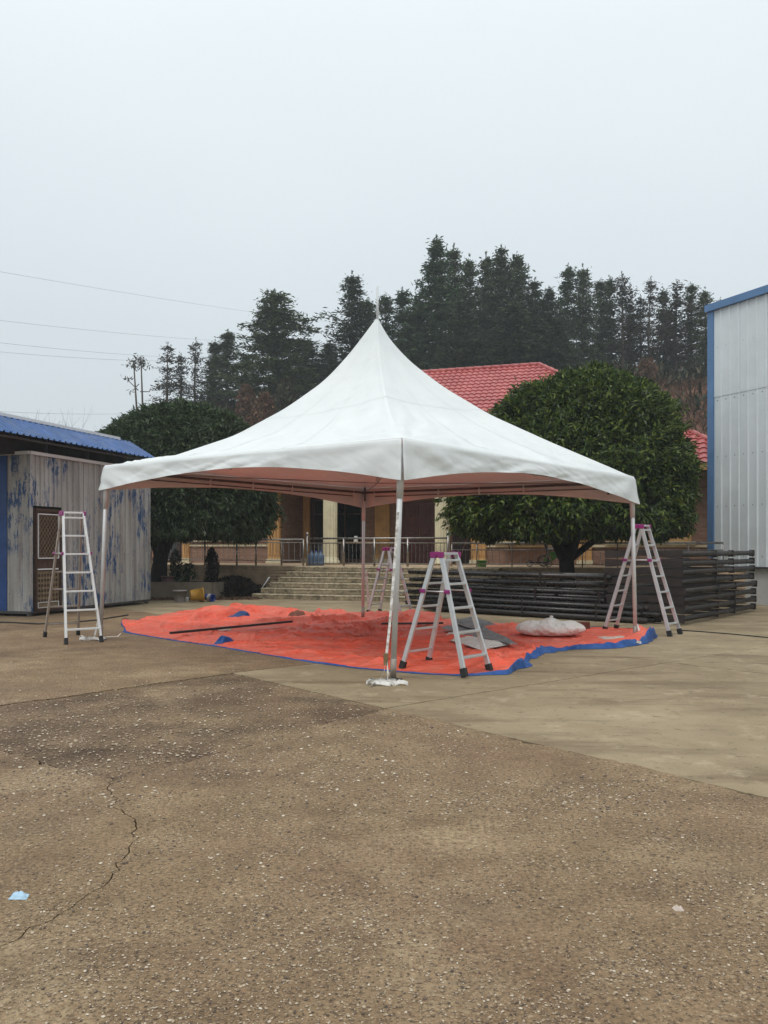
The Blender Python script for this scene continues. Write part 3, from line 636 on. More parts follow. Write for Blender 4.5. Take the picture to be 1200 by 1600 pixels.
tag(scr.build('screw_heads', M['dark_steel'], wh), kind='stuff')
MB().prism([wp(-0.02, 0.05, 0), wp(0.19, 0.05, 0), wp(0.19, -0.05, 0), wp(-0.02, -0.05, 0)], 1.25, WH - 0.16).build('corner_trim', M['trim_blue'], wh)
MB().bar(wp(-0.06, 0.04, WH - 0.06), wp(WL, 0.04, WH - 0.06), 0.16, 0.2).build('roof_trim', M['trim_blue'], wh)
MB().prism([wp(-0.06, -0.04, 0), wp(WL, -0.04, 0), wp(WL, -12, 0), wp(-0.06, -12, 0)], WH - 0.015, WH + 0.03).build('roof', M['trim_blue'], wh)
MB().bar(wp(0.2, 0.03, 1.0), wp(WL, 0.03, 1.0), 0.07, 0.05).build('drip_flashing', M['dark_steel'], wh)

# ================================================================ shed at left
SC = Vector((-7.88, 18.5, 0)); SD = (Vector((-6.46, 23.0, 0)) - SC).normalized(); SL = (Vector((-6.46, 23.0, 0)) - SC).length
SN = Vector((SD.y, -SD.x, 0)); SZ0, SZ1 = 0.12, 3.62
shed = thing('steel_shed', 'weathered corrugated steel shed with peeling blue paint and blue roof', 'shed', SC)
def sp(s, o, z): return SC + SD * s + SN * o + Vector((0, 0, z))
MB().prism([sp(0.03, -0.08, 0), sp(SL - 0.02, -0.08, 0), sp(SL - 0.02, -2.6, 0), sp(0.03, -2.6, 0)], SZ0, SZ1 - 0.02).build('core', M['dark_fill'], shed)
MB().prism([sp(0, 0.0, 0), sp(SL, 0.0, 0), sp(SL, -2.6, 0), sp(0, -2.6, 0)], SZ0 - 0.06, SZ0 - 0.001).build('floor_frame', M['dark_steel'], shed)
for q in ((0.06, -0.06), (SL - 0.1, -0.06), (2.3, -0.06), (0.06, -2.4)): MB().tube([sp(q[0], q[1], -0.04), sp(q[0], q[1], SZ0 - 0.03)], 0.06, 6).build('foot', M['dark_steel'], shed)
DS0, DS1, DZ1 = 0.14, 1.02, 2.42
cuts = [DS1 + 0.04, 1.85, 2.72, 3.58, SL]
for i in range(4): sheet(cuts[i], cuts[i + 1] - 0.006, SZ0, SZ1, 0.215, 0.05, sp, 'wall_sheet', M['peeled_steel'], shed, 0.008 * (i % 2))
sheet(0.06, DS1 + 0.04, DZ1 + 0.06, SZ1, 0.145, 0.036, sp, 'wall_sheet', M['peeled_steel'], shed)
FD = Vector((-0.86, 0.30, 0)).normalized(); FN = Vector((-0.30, -0.86, 0)).normalized()
def fp(s, o, z): return SC + FD * s + FN * o + Vector((0, 0, z))
sheet(0.02, 0.62, SZ0, SZ1, 0.3, 0.028, fp, 'wall_sheet', M['peeled_steel'], shed)
sheet(0.626, 0.84, SZ0, SZ1, 0.3, 0.025, fp, 'wall_sheet', M['shed_blue'], shed, 0.012); sheet(0.846, 2.4, SZ0, SZ1, 0.3, 0.028, fp, 'wall_sheet', M['shed_blue'], shed)
MB().tube([sp(0, 0.03, SZ0), sp(0, 0.03, SZ1)], 0.05, 4).build('corner_post', M['peeled_steel'], shed)
MB().bar(sp(-0.05, 0.06, SZ1 + 0.03), sp(SL, 0.06, SZ1 + 0.03), 0.05, 0.07).build('top_rail', M['white_paint'], shed)
MB().bar(fp(-0.03, 0.06, SZ1 + 0.03), fp(2.4, 0.06, SZ1 + 0.03), 0.05, 0.07).build('top_rail', M['white_paint'], shed)
MB().prism([sp(-2.5, -0.34, 0), sp(SL - 0.6, -0.34, 0), sp(SL - 0.6, -2.6, 0), sp(-2.5, -2.6, 0)], SZ1 + 0.001, 4.18).build('roof_shade_fill', M['dark_fill'], shed)  # near-black block added to stand for the shade under the roof
# roof: eave and ridge
RN = Vector((SD.x, SD.y, 0))
def rp(s, o, z): return sp(s, o, z)
def roof_sheet(s0, s1):
    prof = []; s = s0; pt = 0.19
    while s < s1 - 1e-6:
        for ds, d in ((0, 0), (0.6, 0), (0.7, 0.035), (0.88, 0.035)): prof.append((min(s + ds * pt, s1), d))
        s += pt
    prof.append((s1, 0)); vs = []
    for a, d in prof:
        for o, z in ((0.52, 3.92), (-0.30, 4.40)): vs.append(sp(a, o, z + d))
    return MB().add(vs, [(2 * i, 2 * i + 2, 2 * i + 3, 2 * i + 1) for i in range(len(prof) - 1)])
s = -3.4
while s < SL - 0.75:
    e_ = min(s + 0.95, SL - 0.55); roof_sheet(s, e_ - 0.004).build('roof_sheet', M['roof_blue'], shed); s += 0.95
MB().add([sp(a, o, z) for a in (-3.4, SL - 0.55) for o, z in ((-0.31, 4.385), (-2.9, 4.2))], [(0, 1, 3, 2)]).build('roof_sheet', M['roof_blue'], shed)
MB().bar(sp(-3.4, -0.32, 4.44), sp(SL - 1.0, -0.32, 4.44), 0.12, 0.07).build('ridge_cap', M['white_paint'], shed)
for s in (-2.6, -0.9, 0.9, 2.4, 3.9):
    MB().tube([sp(s, 0.44, 3.86), sp(s, -0.32, 4.31)], 0.03, 5).build('rafter', M['dark_steel'], shed)
    MB().tube([sp(s, -0.3, SZ1 - 0.05), sp(s, -0.3, 4.3)], 0.03, 5).build('strut', M['dark_steel'], shed)
MB().tube([sp(-3.4, 0.40, 3.86), sp(SL - 0.6, 0.40, 3.86)], 0.025, 6).build('purlin', M['dark_steel'], shed)
# door
dr = MB()
for (s0, s1, z0, z1) in ((DS0, DS0 + 0.06, SZ0, DZ1), (DS1 - 0.06, DS1, SZ0, DZ1), (DS0 + 0.06, DS1 - 0.06, DZ1 - 0.06, DZ1), (DS0 + 0.06, DS1 - 0.06, SZ0, SZ0 + 0.05)):
    dr.bar(sp((s0 + s1) / 2, 0.02, z0) if s1 - s0 < 0.1 else sp(s0, 0.02, (z0 + z1) / 2), sp((s0 + s1) / 2, 0.02, z1) if s1 - s0 < 0.1 else sp(s1, 0.02, (z0 + z1) / 2), 0.06, 0.06)
dr = dr.build('door', M['rust_door'], shed)
MB().prism([sp(DS0 + 0.04, -0.03, 0), sp(DS1 - 0.04, -0.03, 0), sp(DS1 - 0.04, 0.005, 0), sp(DS0 + 0.04, 0.005, 0)], SZ0 + 0.03, DZ1 - 0.03).build('panel', M['rust_door'], dr)
def rect(s0, s1, z0, z1, w, o):
    mb = MB()
    for p, q in (((s0, z0), (s1, z0)), ((s0, z1), (s1, z1)), ((s0, z0), (s0, z1)), ((s1, z0), (s1, z1))): mb.bar(sp(p[0], o, p[1]), sp(q[0], o, q[1]), w, w)
    return mb
rect(DS0 + 0.1, DS1 - 0.1, 1.30, DZ1 - 0.12, 0.024, 0.03).build('pane_frame', M['white_paint'], dr)
MB().bar(sp(DS0 + 0.08, 0.03, 1.05), sp(DS1 - 0.12, 0.03, 1.05), 0.03, 0.03).build('push_bar', M['white_paint'], dr)
lat = MB(); s0, s1, z0, z1 = DS0 + 0.1, DS1 - 0.1, 1.30, DZ1 - 0.12
for k in range(-12, 14):        # diagonal lattice
    for sg in (1, -1):
        pts = []
        for tt in np.linspace(0, 1, 25):
            z = z0 + (z1 - z0) * tt; sx_ = (s0 + s1) / 2 + k * 0.11 + sg * (z - (z0 + z1) / 2) * 0.8
            if s0 < sx_ < s1: pts.append(sp(sx_, 0.018, z))
        if len(pts) > 1: lat.tube([pts[0], pts[-1]], 0.006, 4)
lat.build('lattice', M['tan_door'], dr)
MB().prism([sp(s0 - 0.02, 0.006, 0), sp(s1 + 0.02, 0.006, 0), sp(s1 + 0.02, 0.016, 0), sp(s0 - 0.02, 0.016, 0)], SZ0 + 0.06, 1.0).build('lower_panel', M['tan_door'], dr)
orn = MB()
for i in range(7):
    for j in range(6):
        c = sp(s0 + 0.05 + i * (s1 - s0 - 0.1) / 6, 0.022, 0.34 + j * 0.115)
        orn.lathe(c, [(0.045, -0.006), (0.03, 0.006), (0.012, 0.007)], 8, Matrix.Rotation(R(90), 3, 'Y'))
tag(orn.build('cast_ornament', M['rust_door'], dr), kind='stuff')
rect(s0, s1, 0.18, 0.30, 0.016, 0.03).build('kick_frame', M['bright_aluminium'], dr)
# ================================================================ trees
def conifer_mesh(h, w, n_wh, per, card, mat, seed, start=0.15, droop=0.25, jag=0.35, shape=0.8, gapp=0.0):
    r = np.random.default_rng(seed); C = []; D = []; S = []; tw = MB()
    lob = [(r.random() * 6.28, r.uniform(0.2, 0.8), r.uniform(0.15, 0.4)) for _ in range(4)]          # one-sided bulges
    for i in range(n_wh):
        t = start + (1 - start) * ((i + r.normal(0, 0.35)) / n_wh); t = min(max(t, start), 0.985)
        rad = w / 2 * ((1 - t) / (1 - start)) ** shape * (1 - 0.3 * max(0, (start + 0.15 - t) / 0.15)) + 0.10
        nb = r.integers(4, 8); a0 = r.random() * 6.28
        for k in range(nb):
            if r.random() < gapp: continue
            a = a0 + 6.283 * k / nb + r.normal(0, 0.3)
            L = rad * (1.12 - jag * r.random() ** 1.3) * (1 + sum(q[2] * max(0, math.cos(a - q[0])) * math.exp(-((t - q[1]) / 0.13) ** 2) for q in lob))
            rise = r.normal(0.30, 0.16) - droop * (1 - t)
            ncl = max(2, int(L / 0.34))
            for c_ in range(ncl):
                f = (c_ + 0.6 + 0.4 * r.random()) / ncl
                cc = np.array([math.cos(a) * L * f, math.sin(a) * L * f, t * h + L * (rise * f - 0.35 * f * f * droop + 0.12 * f ** 3)]) + r.normal(0, 0.05 + 0.05 * L * f, 3) * [1, 1, 0.7]
                m = max(3, int(per * (0.5 + 0.7 * f) * r.uniform(0.6, 1.3))); sp_r = 0.13 + 0.12 * f
                C.append(cc + r.normal(0, sp_r, (m, 3)) * [1, 1, 0.62]); D.append(np.stack([math.cos(a) + r.normal(0, 0.75, m), math.sin(a) + r.normal(0, 0.75, m), r.normal(0.1, 0.5, m)], -1)); S.append(card * (0.5 + 0.9 * r.random(m)))
            if L > 0.3: tw.tube([(0, 0, t * h), (math.cos(a) * L * 0.55, math.sin(a) * L * 0.55, t * h + L * (rise * 0.55 - 0.1 * droop)), (math.cos(a) * L * 0.95, math.sin(a) * L * 0.95, t * h + L * (rise * 0.95 - 0.3 * droop + 0.1))], [0.035, 0.02, 0.008], 3, False)
    C.append(np.stack([r.normal(0, 0.05, 16), r.normal(0, 0.05, 16), h * (0.95 + 0.09 * r.random(16))], -1)); D.append(np.tile([0, 0, 1.2], (16, 1)) + r.normal(0, 0.4, (16, 3))); S.append(np.full(16, card * 0.8))
    C = np.concatenate(C); D = np.concatenate(D); S = np.concatenate(S)
    D /= np.linalg.norm(D, axis=1)[:, None]; q = r.normal(0, 1, D.shape); q -= (q * D).sum(1)[:, None] * D; q /= np.linalg.norm(q, axis=1)[:, None]
    a = C - D * S[:, None] * 0.5; b = C + D * S[:, None] * 0.5; wd = q * (S * 0.15)[:, None]; mid = C + np.cross(D, q) * (S * 0.1)[:, None]
    V = np.stack([a, mid + wd, b, mid - wd], 1).reshape(-1, 3); F = np.arange(len(C) * 4).reshape(-1, 4)
    crown = np_mesh('crown', V, F, M[mat])
    trunk = MB().tube([(0, 0, -0.8), (r.normal(0, 0.1), r.normal(0, 0.1), h * 0.5), (0, 0, h * 0.99)], [0.11 + h * 0.007, 0.08 + h * 0.004, 0.015], 6)
    nn = len(trunk.v); trunk.v += tw.v; trunk.f += [tuple(i + nn for i in f) for f in tw.f]
    return crown, trunk.mesh('trunk', M['conifer_bark'], True), h, w
VAR = {}
for i in range(5): VAR['dense%d' % i] = conifer_mesh(12, (5.6, 6.4, 5.0, 5.8, 6.0)[i], 36, 17, 0.40, 'fir_dark', 20 + i, 0.06, 0.5, 0.7, 0.78)
for i in range(5): VAR['mid%d' % i] = conifer_mesh(12, (3.6, 4.2, 3.2, 3.9, 3.6)[i], 34, 14, 0.36, 'fir_dark', 40 + i, 0.16, 0.45, 0.8, 0.74, 0.16)
for i in range(4): VAR['thin%d' % i] = conifer_mesh(11, (2.4, 2.9, 2.1, 2.6)[i], 24, 9, 0.33, 'fir_brown', 60 + i, 0.32, 0.4, 0.85, 0.62, 0.3)
for i in range(3): VAR['sparse%d' % i] = conifer_mesh(9, (3.2, 2.6, 3.0)[i], 20, 9, 0.32, 'fir_brown', 70 + i, 0.22, 0.5, 0.85, 0.65, 0.3)
VAR['broad'] = conifer_mesh(12, 7.0, 36, 20, 0.40, 'fir_dark', 91, 0.03, 0.5, 0.6, 0.5)
cnt = {}
def conifer(px, py, y, kind, wpx, label, base_drop=0.0):
    top = P(px, py, y); z0 = float(hill_z(top.x, y)) - base_drop
    c, tr, h, w = VAR[kind]; t = thing('conifer_tree', label, 'tree', (top.x, y, z0), random.uniform(0, 6.28), 'conifers on the hill')
    sz = (top.z - z0) / h; sw = wpx * y / F_PX / w * 1.22
    for nm, me in (('crown', c), ('trunk', tr)):
        o = link(nm, me, t, True); o.scale = (sw if nm == 'crown' else min(sw, 1.0), sw if nm == 'crown' else min(sw, 1.0), sz)
CON = [  # px, top row, distance, kind, width in px, label
 (262, 541, 72, 'sparse0', 50, 'brownish sparse conifer, leftmost full conifer on the hill beside the bare twin stems'),
 (283, 556, 74, 'thin3', 34, 'short thin conifer just right of the leftmost brownish conifer'),
 (306, 534, 71, 'sparse2', 36, 'thin brown conifer, the pointed one in the middle of the left group'),
 (330, 560, 73, 'sparse1', 40, 'low ragged conifer between two taller ones in the left group'),
 (356, 519, 69, 'mid0', 62, 'dark pointed conifer left of the big rounded dense one'),
 (336, 536, 70, 'mid2', 44, 'slender dark conifer behind the left group, just left of the pointed dark one'),
 (385, 556, 72, 'mid3', 46, 'low dark conifer tucked against the left flank of the big dense one'),
 (430, 459, 64, 'broad', 112, 'big broad dense conifer standing alone left of the tent peak'),
 (478, 534, 70, 'dense0', 84, 'low dense conifer just right of the big broad one'),
 (515, 536, 73, 'dense2', 70, 'low dark conifer in the dip left of the tent peak'),
 (551, 431, 68, 'mid1', 74, 'tall ragged conifer just left of the tent finial'),
 (575, 470, 71, 'mid0', 64, 'conifer directly behind the left side of the tent finial'),
 (603, 462, 73, 'mid3', 58, 'conifer directly behind the right side of the tent finial'),
 (629, 456, 71, 'mid2', 54, 'narrow conifer second right of the tent finial'),
 (655, 470, 67, 'dense2', 80, 'dense conifer at the left foot of the tallest conifer'),
 (682, 376, 66, 'dense3', 92, 'tallest conifer of all, its tip nearest the top of the photo'),
 (709, 390, 69, 'dense4', 78, 'conifer joined to the right side of the tallest one'),
 (733, 405, 72, 'mid1', 60, 'conifer in the notch between the two tallest clumps'),
 (722, 470, 62, 'dense1', 100, 'lower broad conifer in front, above the left end of the red ridge'),
 (760, 402, 70, 'dense2', 66, 'conifer on the left of the second tallest clump'),
 (783, 391, 67, 'dense3', 84, 'conifer with the highest tip of the second tallest clump'),
 (808, 402, 69, 'dense0', 80, 'conifer on the right of the second tallest clump'),
 (800, 478, 62, 'dense2', 100, 'lower broad conifer in front, above the middle of the red ridge'),
 (836, 440, 68, 'dense4', 70, 'conifer sloping down right of the second tallest clump'),
 (858, 452, 66, 'dense3', 66, 'rounded conifer above the right end of the red ridge'),
 (868, 500, 62, 'dense0', 74, 'low dense conifer directly above the top of the right round tree'),
 (888, 418, 71, 'mid0', 56, 'left of the two pointed conifers above the right round tree'),
 (911, 420, 70, 'mid1', 58, 'right of the two pointed conifers above the right round tree'),
 (938, 440, 72, 'mid4', 52, 'dark conifer just before the open row of thin trees'),
 (952, 438, 74, 'mid2', 44, 'slim dark conifer at the start of the open row of thin trees'),
 (972, 431, 70, 'thin0', 34, 'thin tree with bare lower trunk, first of the open row'),
 (985, 450, 72, 'thin2', 30, 'thin tree with bare lower trunk, second of the open row'),
 (1001, 465, 71, 'thin3', 36, 'shorter thin tree in the middle of the open row'),
 (1017, 439, 70, 'thin1', 36, 'thin tall tree, tallest in the right half of the open row'),
 (1036, 455, 73, 'mid2', 36, 'slim dark tree in the right half of the open row'),
 (1058, 443, 70, 'thin2', 40, 'thin tree left of the last dense pair by the warehouse'),
 (1080, 446, 71, 'mid4', 44, 'dark tree of the pair beside the warehouse edge'),
 (1101, 454, 70, 'mid1', 48, 'rightmost conifer, beside the warehouse edge'),
 (985, 490, 78, 'mid3', 46, 'lower conifer seen through the gap of the open row, left one'),
 (1045, 486, 78, 'mid2', 50, 'lower conifer seen through the gap of the open row, right one'),
 (1125, 470, 72, 'mid3', 44, 'conifer mostly hidden behind the warehouse edge'),
]
for q in CON: conifer(*q)
# bare twin stems at far left
bt = P(215, 560, 72); bz = float(hill_z(bt.x, 72)); t = thing('bare_tree', 'bare twin-stemmed dead tree with a tuft on top, far left of the hill', 'tree', (bt.x, 72, bz))
trk = MB()
for dx, tp in ((-0.35, 563), (0.3, 562)): trk.tube([(bt.x + dx * 0.3 + 0.4, 72, bz - 0.5), (bt.x + dx * 0.8 + 0.2, 72, bz + 4), P(215, tp, 72) + Vector((dx, 0, 0))], [0.12, 0.09, 0.05], 5)
for (x0, y0, x1, y1) in ((216, 610, 201, 595), (201, 595, 199, 588), (219, 612, 233, 612), (233, 612, 236, 607), (214, 580, 205, 572), (217, 600, 207, 611)): trk.tube([P(x0, y0, 72), P(x1, y1, 72.4)], [0.05, 0.03], 4)
trk.build('trunk', M['conifer_bark'], t, True)
r_ = np.random.default_rng(5); cl = []
for (cx, cy, k, s) in ((215, 566, 60, 0.5), (206, 571, 22, 0.35), (226, 572, 22, 0.35), (200, 592, 12, 0.2), (206, 611, 10, 0.2), (219, 563, 30, 0.35)):
    c0 = np.array(P(cx, cy, 72)); cl.append(c0 + r_.normal(0, s, (k, 3)) * [1, 1, 0.6])
cl = np.concatenate(cl); dd = r_.normal(0, 1, cl.shape); dd /= np.linalg.norm(dd, axis=1)[:, None]; qq = np.cross(dd, r_.normal(0, 1, cl.shape)); qq /= np.linalg.norm(qq, axis=1)[:, None]
link('crown', np_mesh('crown', np.stack([cl - dd * 0.2, cl + qq * 0.06, cl + dd * 0.2, cl - qq * 0.06], 1).reshape(-1, 3), np.arange(len(cl) * 4).reshape(-1, 4), M['fir_brown']), t)

def blades(name, pts, length, width, lean, mat, label, cat, seed=1, nseg=1):
    r = np.random.default_rng(seed); n = len(pts); a = r.random(n) * 6.283; L = length * (0.5 + r.random(n)); le = lean * (0.3 + r.random(n))
    d = np.stack([np.cos(a) * le, np.sin(a) * le, np.ones(n)], -1); d /= np.linalg.norm(d, axis=1)[:, None]
    sd = np.stack([-np.sin(a + r.normal(0, 1, n)), np.cos(a), np.zeros(n)], -1) * (width * (0.6 + 0.8 * r.random(n)))[:, None] * 0.5
    p0 = pts; p1 = pts + d * (L * 0.6)[:, None]; p2 = pts + d * L[:, None] + np.stack([np.cos(a), np.sin(a), np.full(n, -0.6)], -1) * (L * le * 0.4)[:, None]
    V = np.stack([p0 - sd, p0 + sd, p1 + sd * 0.8, p1 - sd * 0.8, p2], 1).reshape(-1, 3); i = np.arange(n) * 5
    F = np.concatenate([np.stack([i, i + 1, i + 2], -1), np.stack([i, i + 2, i + 3], -1), np.stack([i + 3, i + 2, i + 4], -1)])
    return tag(link(name, np_mesh(name, V, F, M[mat])), label, cat, kind='stuff')
r = np.random.default_rng(11); n = 52000
bx = r.uniform(-36, 40, n); by = r.uniform(44, 72, n); k = vn(bx * 0.35, by * 0.35, 3) > -0.34; bx, by = bx[k], by[k]
blades('dry_hill_grass', np.stack([bx, by, hill_z(bx, by) - 0.05], -1), 0.9, 0.09, 0.7, 'dry_grass', 'brown dry grass and bracken covering the hillside', 'dry grass', 2)
n = 16000; bx = r.uniform(-26, 40, n); by = r.uniform(52, 80, n); k = vn(bx * 0.5, by * 0.5, 6) > 0.05; bx, by = bx[k], by[k]
blades('hill_undergrowth', np.stack([bx, by, hill_z(bx, by) + r.random(len(bx)) * 1.2], -1), 1.0, 0.2, 0.8, 'scrub_green', 'dark green undergrowth between the hillside trees', 'undergrowth', 3)
# tall brown scrub left of the tent roof
def shrub(name, label, c, rad, hgt, n, mat, card, seed, group=None, stems=6):
    r = np.random.default_rng(seed); t = thing(name, label, 'shrub', c, 0, group)
    u = r.random(n); a = r.random(n) * 6.283; rr_ = np.sqrt(r.random(n)); z = u * hgt
    w = rad * np.sqrt(np.clip(1 - (u * 1.02 - 0.25) ** 2 / 0.62, 0.04, 1)) * (0.75 + 0.5 * vn(a * 1.6, u * 4, seed))
    C = np.stack([np.cos(a) * rr_ * w, np.sin(a) * rr_ * w, z], -1); D = r.normal(0, 0.6, C.shape) + np.stack([np.cos(a) * 0.3, np.sin(a) * 0.3, np.full(n, 0.8)], -1); D /= np.linalg.norm(D, axis=1)[:, None]
    q = np.cross(D, r.normal(0, 1, C.shape)); q /= np.linalg.norm(q, axis=1)[:, None]; S = card * (0.5 + r.random(n))
    V = np.stack([C - D * S[:, None] * 0.5, C + q * (S * 0.16)[:, None], C + D * S[:, None] * 0.5, C - q * (S * 0.16)[:, None]], 1).reshape(-1, 3)
    link('foliage', np_mesh('foliage', V, np.arange(n * 4).reshape(-1, 4), M[mat]), t, True)
    mb = MB()
    for i in range(stems):
        an = r.random() * 6.283; rd = rad * 0.6 * r.random(); mb.tube([(0, 0, -0.05), (math.cos(an) * rd * 0.5, math.sin(an) * rd * 0.5, hgt * 0.4), (math.cos(an) * rd, math.sin(an) * rd, hgt * 0.85)], [rad * 0.035, rad * 0.025, rad * 0.008], 5)
    mb.build('stem', M['bark'], t, True, True); return t
for i, (px, py, y, w, mat, lab) in enumerate(((385, 600, 60, 42, 'dry_grass', 'rusty brown scrub bush left of the tent roof, leftmost of the scrub'), (415, 612, 57, 50, 'dry_grass', 'brown scrub bush at the foot of the big broad conifer'), (448, 590, 60, 46, 'scrub_green', 'greenish brown scrub bush against the tent roof edge'), (362, 640, 56, 44, 'scrub_green', 'low greenish scrub just above the left round tree'), (400, 640, 54, 50, 'dry_grass', 'low brown scrub close behind the tent left slope'), (1010, 560, 65, 40, 'dry_grass', 'tan grassy scrub on the slope crest left of the warehouse'), (1085, 560, 68, 30, 'scrub_green', 'greenish scrub on the slope crest beside the warehouse'), (960, 568, 60, 50, 'scrub_green', 'greenish scrub behind the crown of the right round tree'))):
    tp = P(px, py, y); z0 = float(hill_z(tp.x, y)); shrub('scrub_bush', lab, (tp.x, y, z0 - 0.1), w * y / F_PX * 0.62, max(1.2, tp.z - z0), 2600, mat, 0.34, 100 + i, 'scrub bushes on the hillside')
# pale leafless bushes far beyond the shed
def bare_bush(px, py, y, w, label, seed):
    tp = P(px, py, y); z0 = 3.0; r = random.Random(seed); t = thing('bare_bush', label, 'bush', (tp.x, y, 0), 0, 'bare bushes beyond the shed'); mb = MB()
    def br(p, d, L, rad, lv):
        q = p + d * L; mb.tube([p, q], [rad, rad * 0.7], 3, False)
        if lv:
            for _ in range(3):
                nd = (d + Vector((r.gauss(0, 0.45), r.gauss(0, 0.45), r.gauss(0.1, 0.3)))).normalized(); br(q, nd, L * r.uniform(0.6, 0.85), rad * 0.65, lv - 1)
    for i in range(4):
        br(Vector((tp.x + r.uniform(-1, 1) * w * 0.3, y, 0)), Vector((r.gauss(0, 0.15), r.gauss(0, 0.15), 1)).normalized(), tp.z * 0.33, 0.03, 4)
    mb.build('branches', M['bare_twig'], t)
for i, q in enumerate(((62, 654, 52, 2.2, 'faint bare bush above the left end of the shed roof'), (98, 668, 55, 2.4, 'faint bare bush above the middle of the shed roof'), (132, 652, 50, 1.8, 'bare bush touching the left side of the left round tree'))): bare_bush(*q, i + 3)

def round_tree(name, label, cx, cy, prof, R0, trunk, leaf, nclus, per, mat, seed, ll, lw, droop):
    r = np.random.default_rng(seed); t = thing(name, label, 'tree', trunk[0][:3])
    zs = np.array([p[0] for p in prof]); rs = np.array([p[1] for p in prof]) * R0
    zt = np.linspace(zs[0], zs[-1], 200); rt = np.interp(zt, zs, rs); sl = np.sqrt(np.gradient(rt) ** 2 + np.gradient(zt) ** 2); wgt = np.cumsum(rt * sl + 0.02); wgt /= wgt[-1]
    n1 = int(nclus * 0.8); zc = np.interp(r.random(n1), wgt, zt); ac = r.random(n1) * 6.283
    lump = 1 + 0.12 * vn(ac * 2.2, zc * 1.1, seed) + 0.12 * vn(ac * 4.5, zc * 2.4, seed + 2) + 0.09 * vn(ac * 10, zc * 4.5, seed + 3)
    dep = 1 - np.abs(r.normal(0, 0.055, n1)) + np.where(r.random(n1) < 0.09, r.random(n1) * 0.10, 0)
    hol = vn(ac * 7 * np.interp(zc, zt, rt) / R0, zc * 2.2, seed + 9) < -0.24; dep = np.where(hol, dep - 0.10, dep)
    rc = np.interp(zc, zt, rt) * lump * dep; zm = (zs[0] + zs[-1]) * 0.45; zc = zm + (zc - zm) * (lump * 0.6 + 0.4) * (0.5 + 0.5 * dep)
    C1 = np.stack([np.cos(ac) * rc, np.sin(ac) * rc, zc], -1)
    n2 = nclus - n1; z2 = r.uniform(zs[0] + 0.02, zs[0] + 0.5, n2); a2 = r.random(n2) * 6.283; r2 = np.sqrt(r.random(n2)) * np.interp(z2, zt, rt) * 0.97      # underside
    n3 = int(nclus * 0.35); ai = r.integers(0, n1, n3); C3 = C1[ai] * np.array([1, 1, 0]) * r.uniform(0.55, 0.88, n3)[:, None]; C3[:, 2] = zm + (C1[ai, 2] - zm) * r.uniform(0.7, 0.9, n3)
    C = np.concatenate([C3, C1, np.stack([np.cos(a2) * r2, np.sin(a2) * r2, z2 + 0.25 * (1 - r2 / R0)], -1)])
    dr = np.interp(C[:, 2], zt, np.gradient(rt, zt)); Nn = np.stack([C[:, 0], C[:, 1], -dr * np.hypot(C[:, 0], C[:, 1])], -1); Nn /= np.linalg.norm(Nn, axis=1)[:, None] + 1e-6
    n = len(C) * per; ci = np.repeat(np.arange(len(C)), per); base = C[ci] + r.normal(0, 0.05, (n, 3))
    D = Nn[ci] * 0.9 + r.normal(0, 0.75, (n, 3)) - np.array([0, 0, droop]); D /= np.linalg.norm(D, axis=1)[:, None]
    up = Nn[ci] * 0.6 + np.array([0, 0, 0.8]) + r.normal(0, 0.35, (n, 3)); sdv = np.cross(D, up); sdv /= np.linalg.norm(sdv, axis=1)[:, None] + 1e-6; nn_ = np.cross(sdv, D)
    L = (ll * (0.6 + 0.7 * r.random(n)))[:, None]; W = (lw * (0.7 + 0.6 * r.random(n)))[:, None]; inn_ = (ci < n3)[:, None]; L = np.where(inn_, L * 1.6, L); W = np.where(inn_, W * 2.6, W)
    V = np.stack([base, base + D * L * 0.5 + sdv * W * 0.5 + nn_ * W * 0.25, base + D * L - nn_ * L * 0.12, base + D * L * 0.5 - sdv * W * 0.5 + nn_ * W * 0.25], 1) + np.array([cx, cy, 0]); V[..., 1] = cy + (V[..., 1] - cy) * 0.85; V[..., 0] += 0.38 * sst(3.2, 5.6, V[..., 2]) * (1 if cx > 0 else 0)
    i = np.arange(n) * 4; F = np.concatenate([np.stack([i, i + 1, i + 2], -1), np.stack([i, i + 2, i + 3], -1)])
    link('crown', np_mesh('crown', V.reshape(-1, 3), F, M[mat]), t)
    mb = MB()
    for pts, rr_ in trunk[1]: mb.tube(pts, rr_, 10)
    mb.build('trunk', M['bark'], t, True); return t
TY = 22.3; tb = P(885, 900, TY); X0 = tb.x
cX = P(893, 700, TY).x
lim = [([(X0 + 0.05, TY, -0.05), (X0 + 0.03, TY, 0.6), (X0, TY, 1.25), (X0 - 0.02, TY, 1.6)], [0.26, 0.21, 0.2, 0.22])]
for (x1, z1, y1, x2, z2, r1) in ((-0.55, 2.2, -0.2, -1.3, 3.0, 0.14), (-0.2, 2.4, 0.3, -0.4, 3.6, 0.15), (0.35, 2.3, -0.3, 0.8, 3.4, 0.14), (0.15, 2.3, 0.5, 0.3, 4.0, 0.13), (0.75, 1.75, -0.1, 1.5, 2.6, 0.085)):
    lim.append(([(X0, TY, 1.15), (X0 + x1, TY + y1, z1), (X0 + x2, TY + y1 * 2.5, z2)], [r1 * 1.2, r1, r1 * 0.5]))
round_tree('round_crowned_tree', 'large clipped round evergreen tree with pale new growth, right of the tent', cX, TY, [(1.86, 0.66), (2.05, 0.93), (2.7, 1.0), (3.6, 0.97), (4.4, 0.86), (5.1, 0.71), (5.65, 0.52), (6.0, 0.30), (6.25, 0.02)], 3.3, ((X0, TY, 0), lim), None, 9500, 11, 'leaf_right', 31, 0.17, 0.058, 0.25)
TY2 = 26.0; X1 = P(247, 900, TY2).x; cX2 = P(283, 700, TY2).x
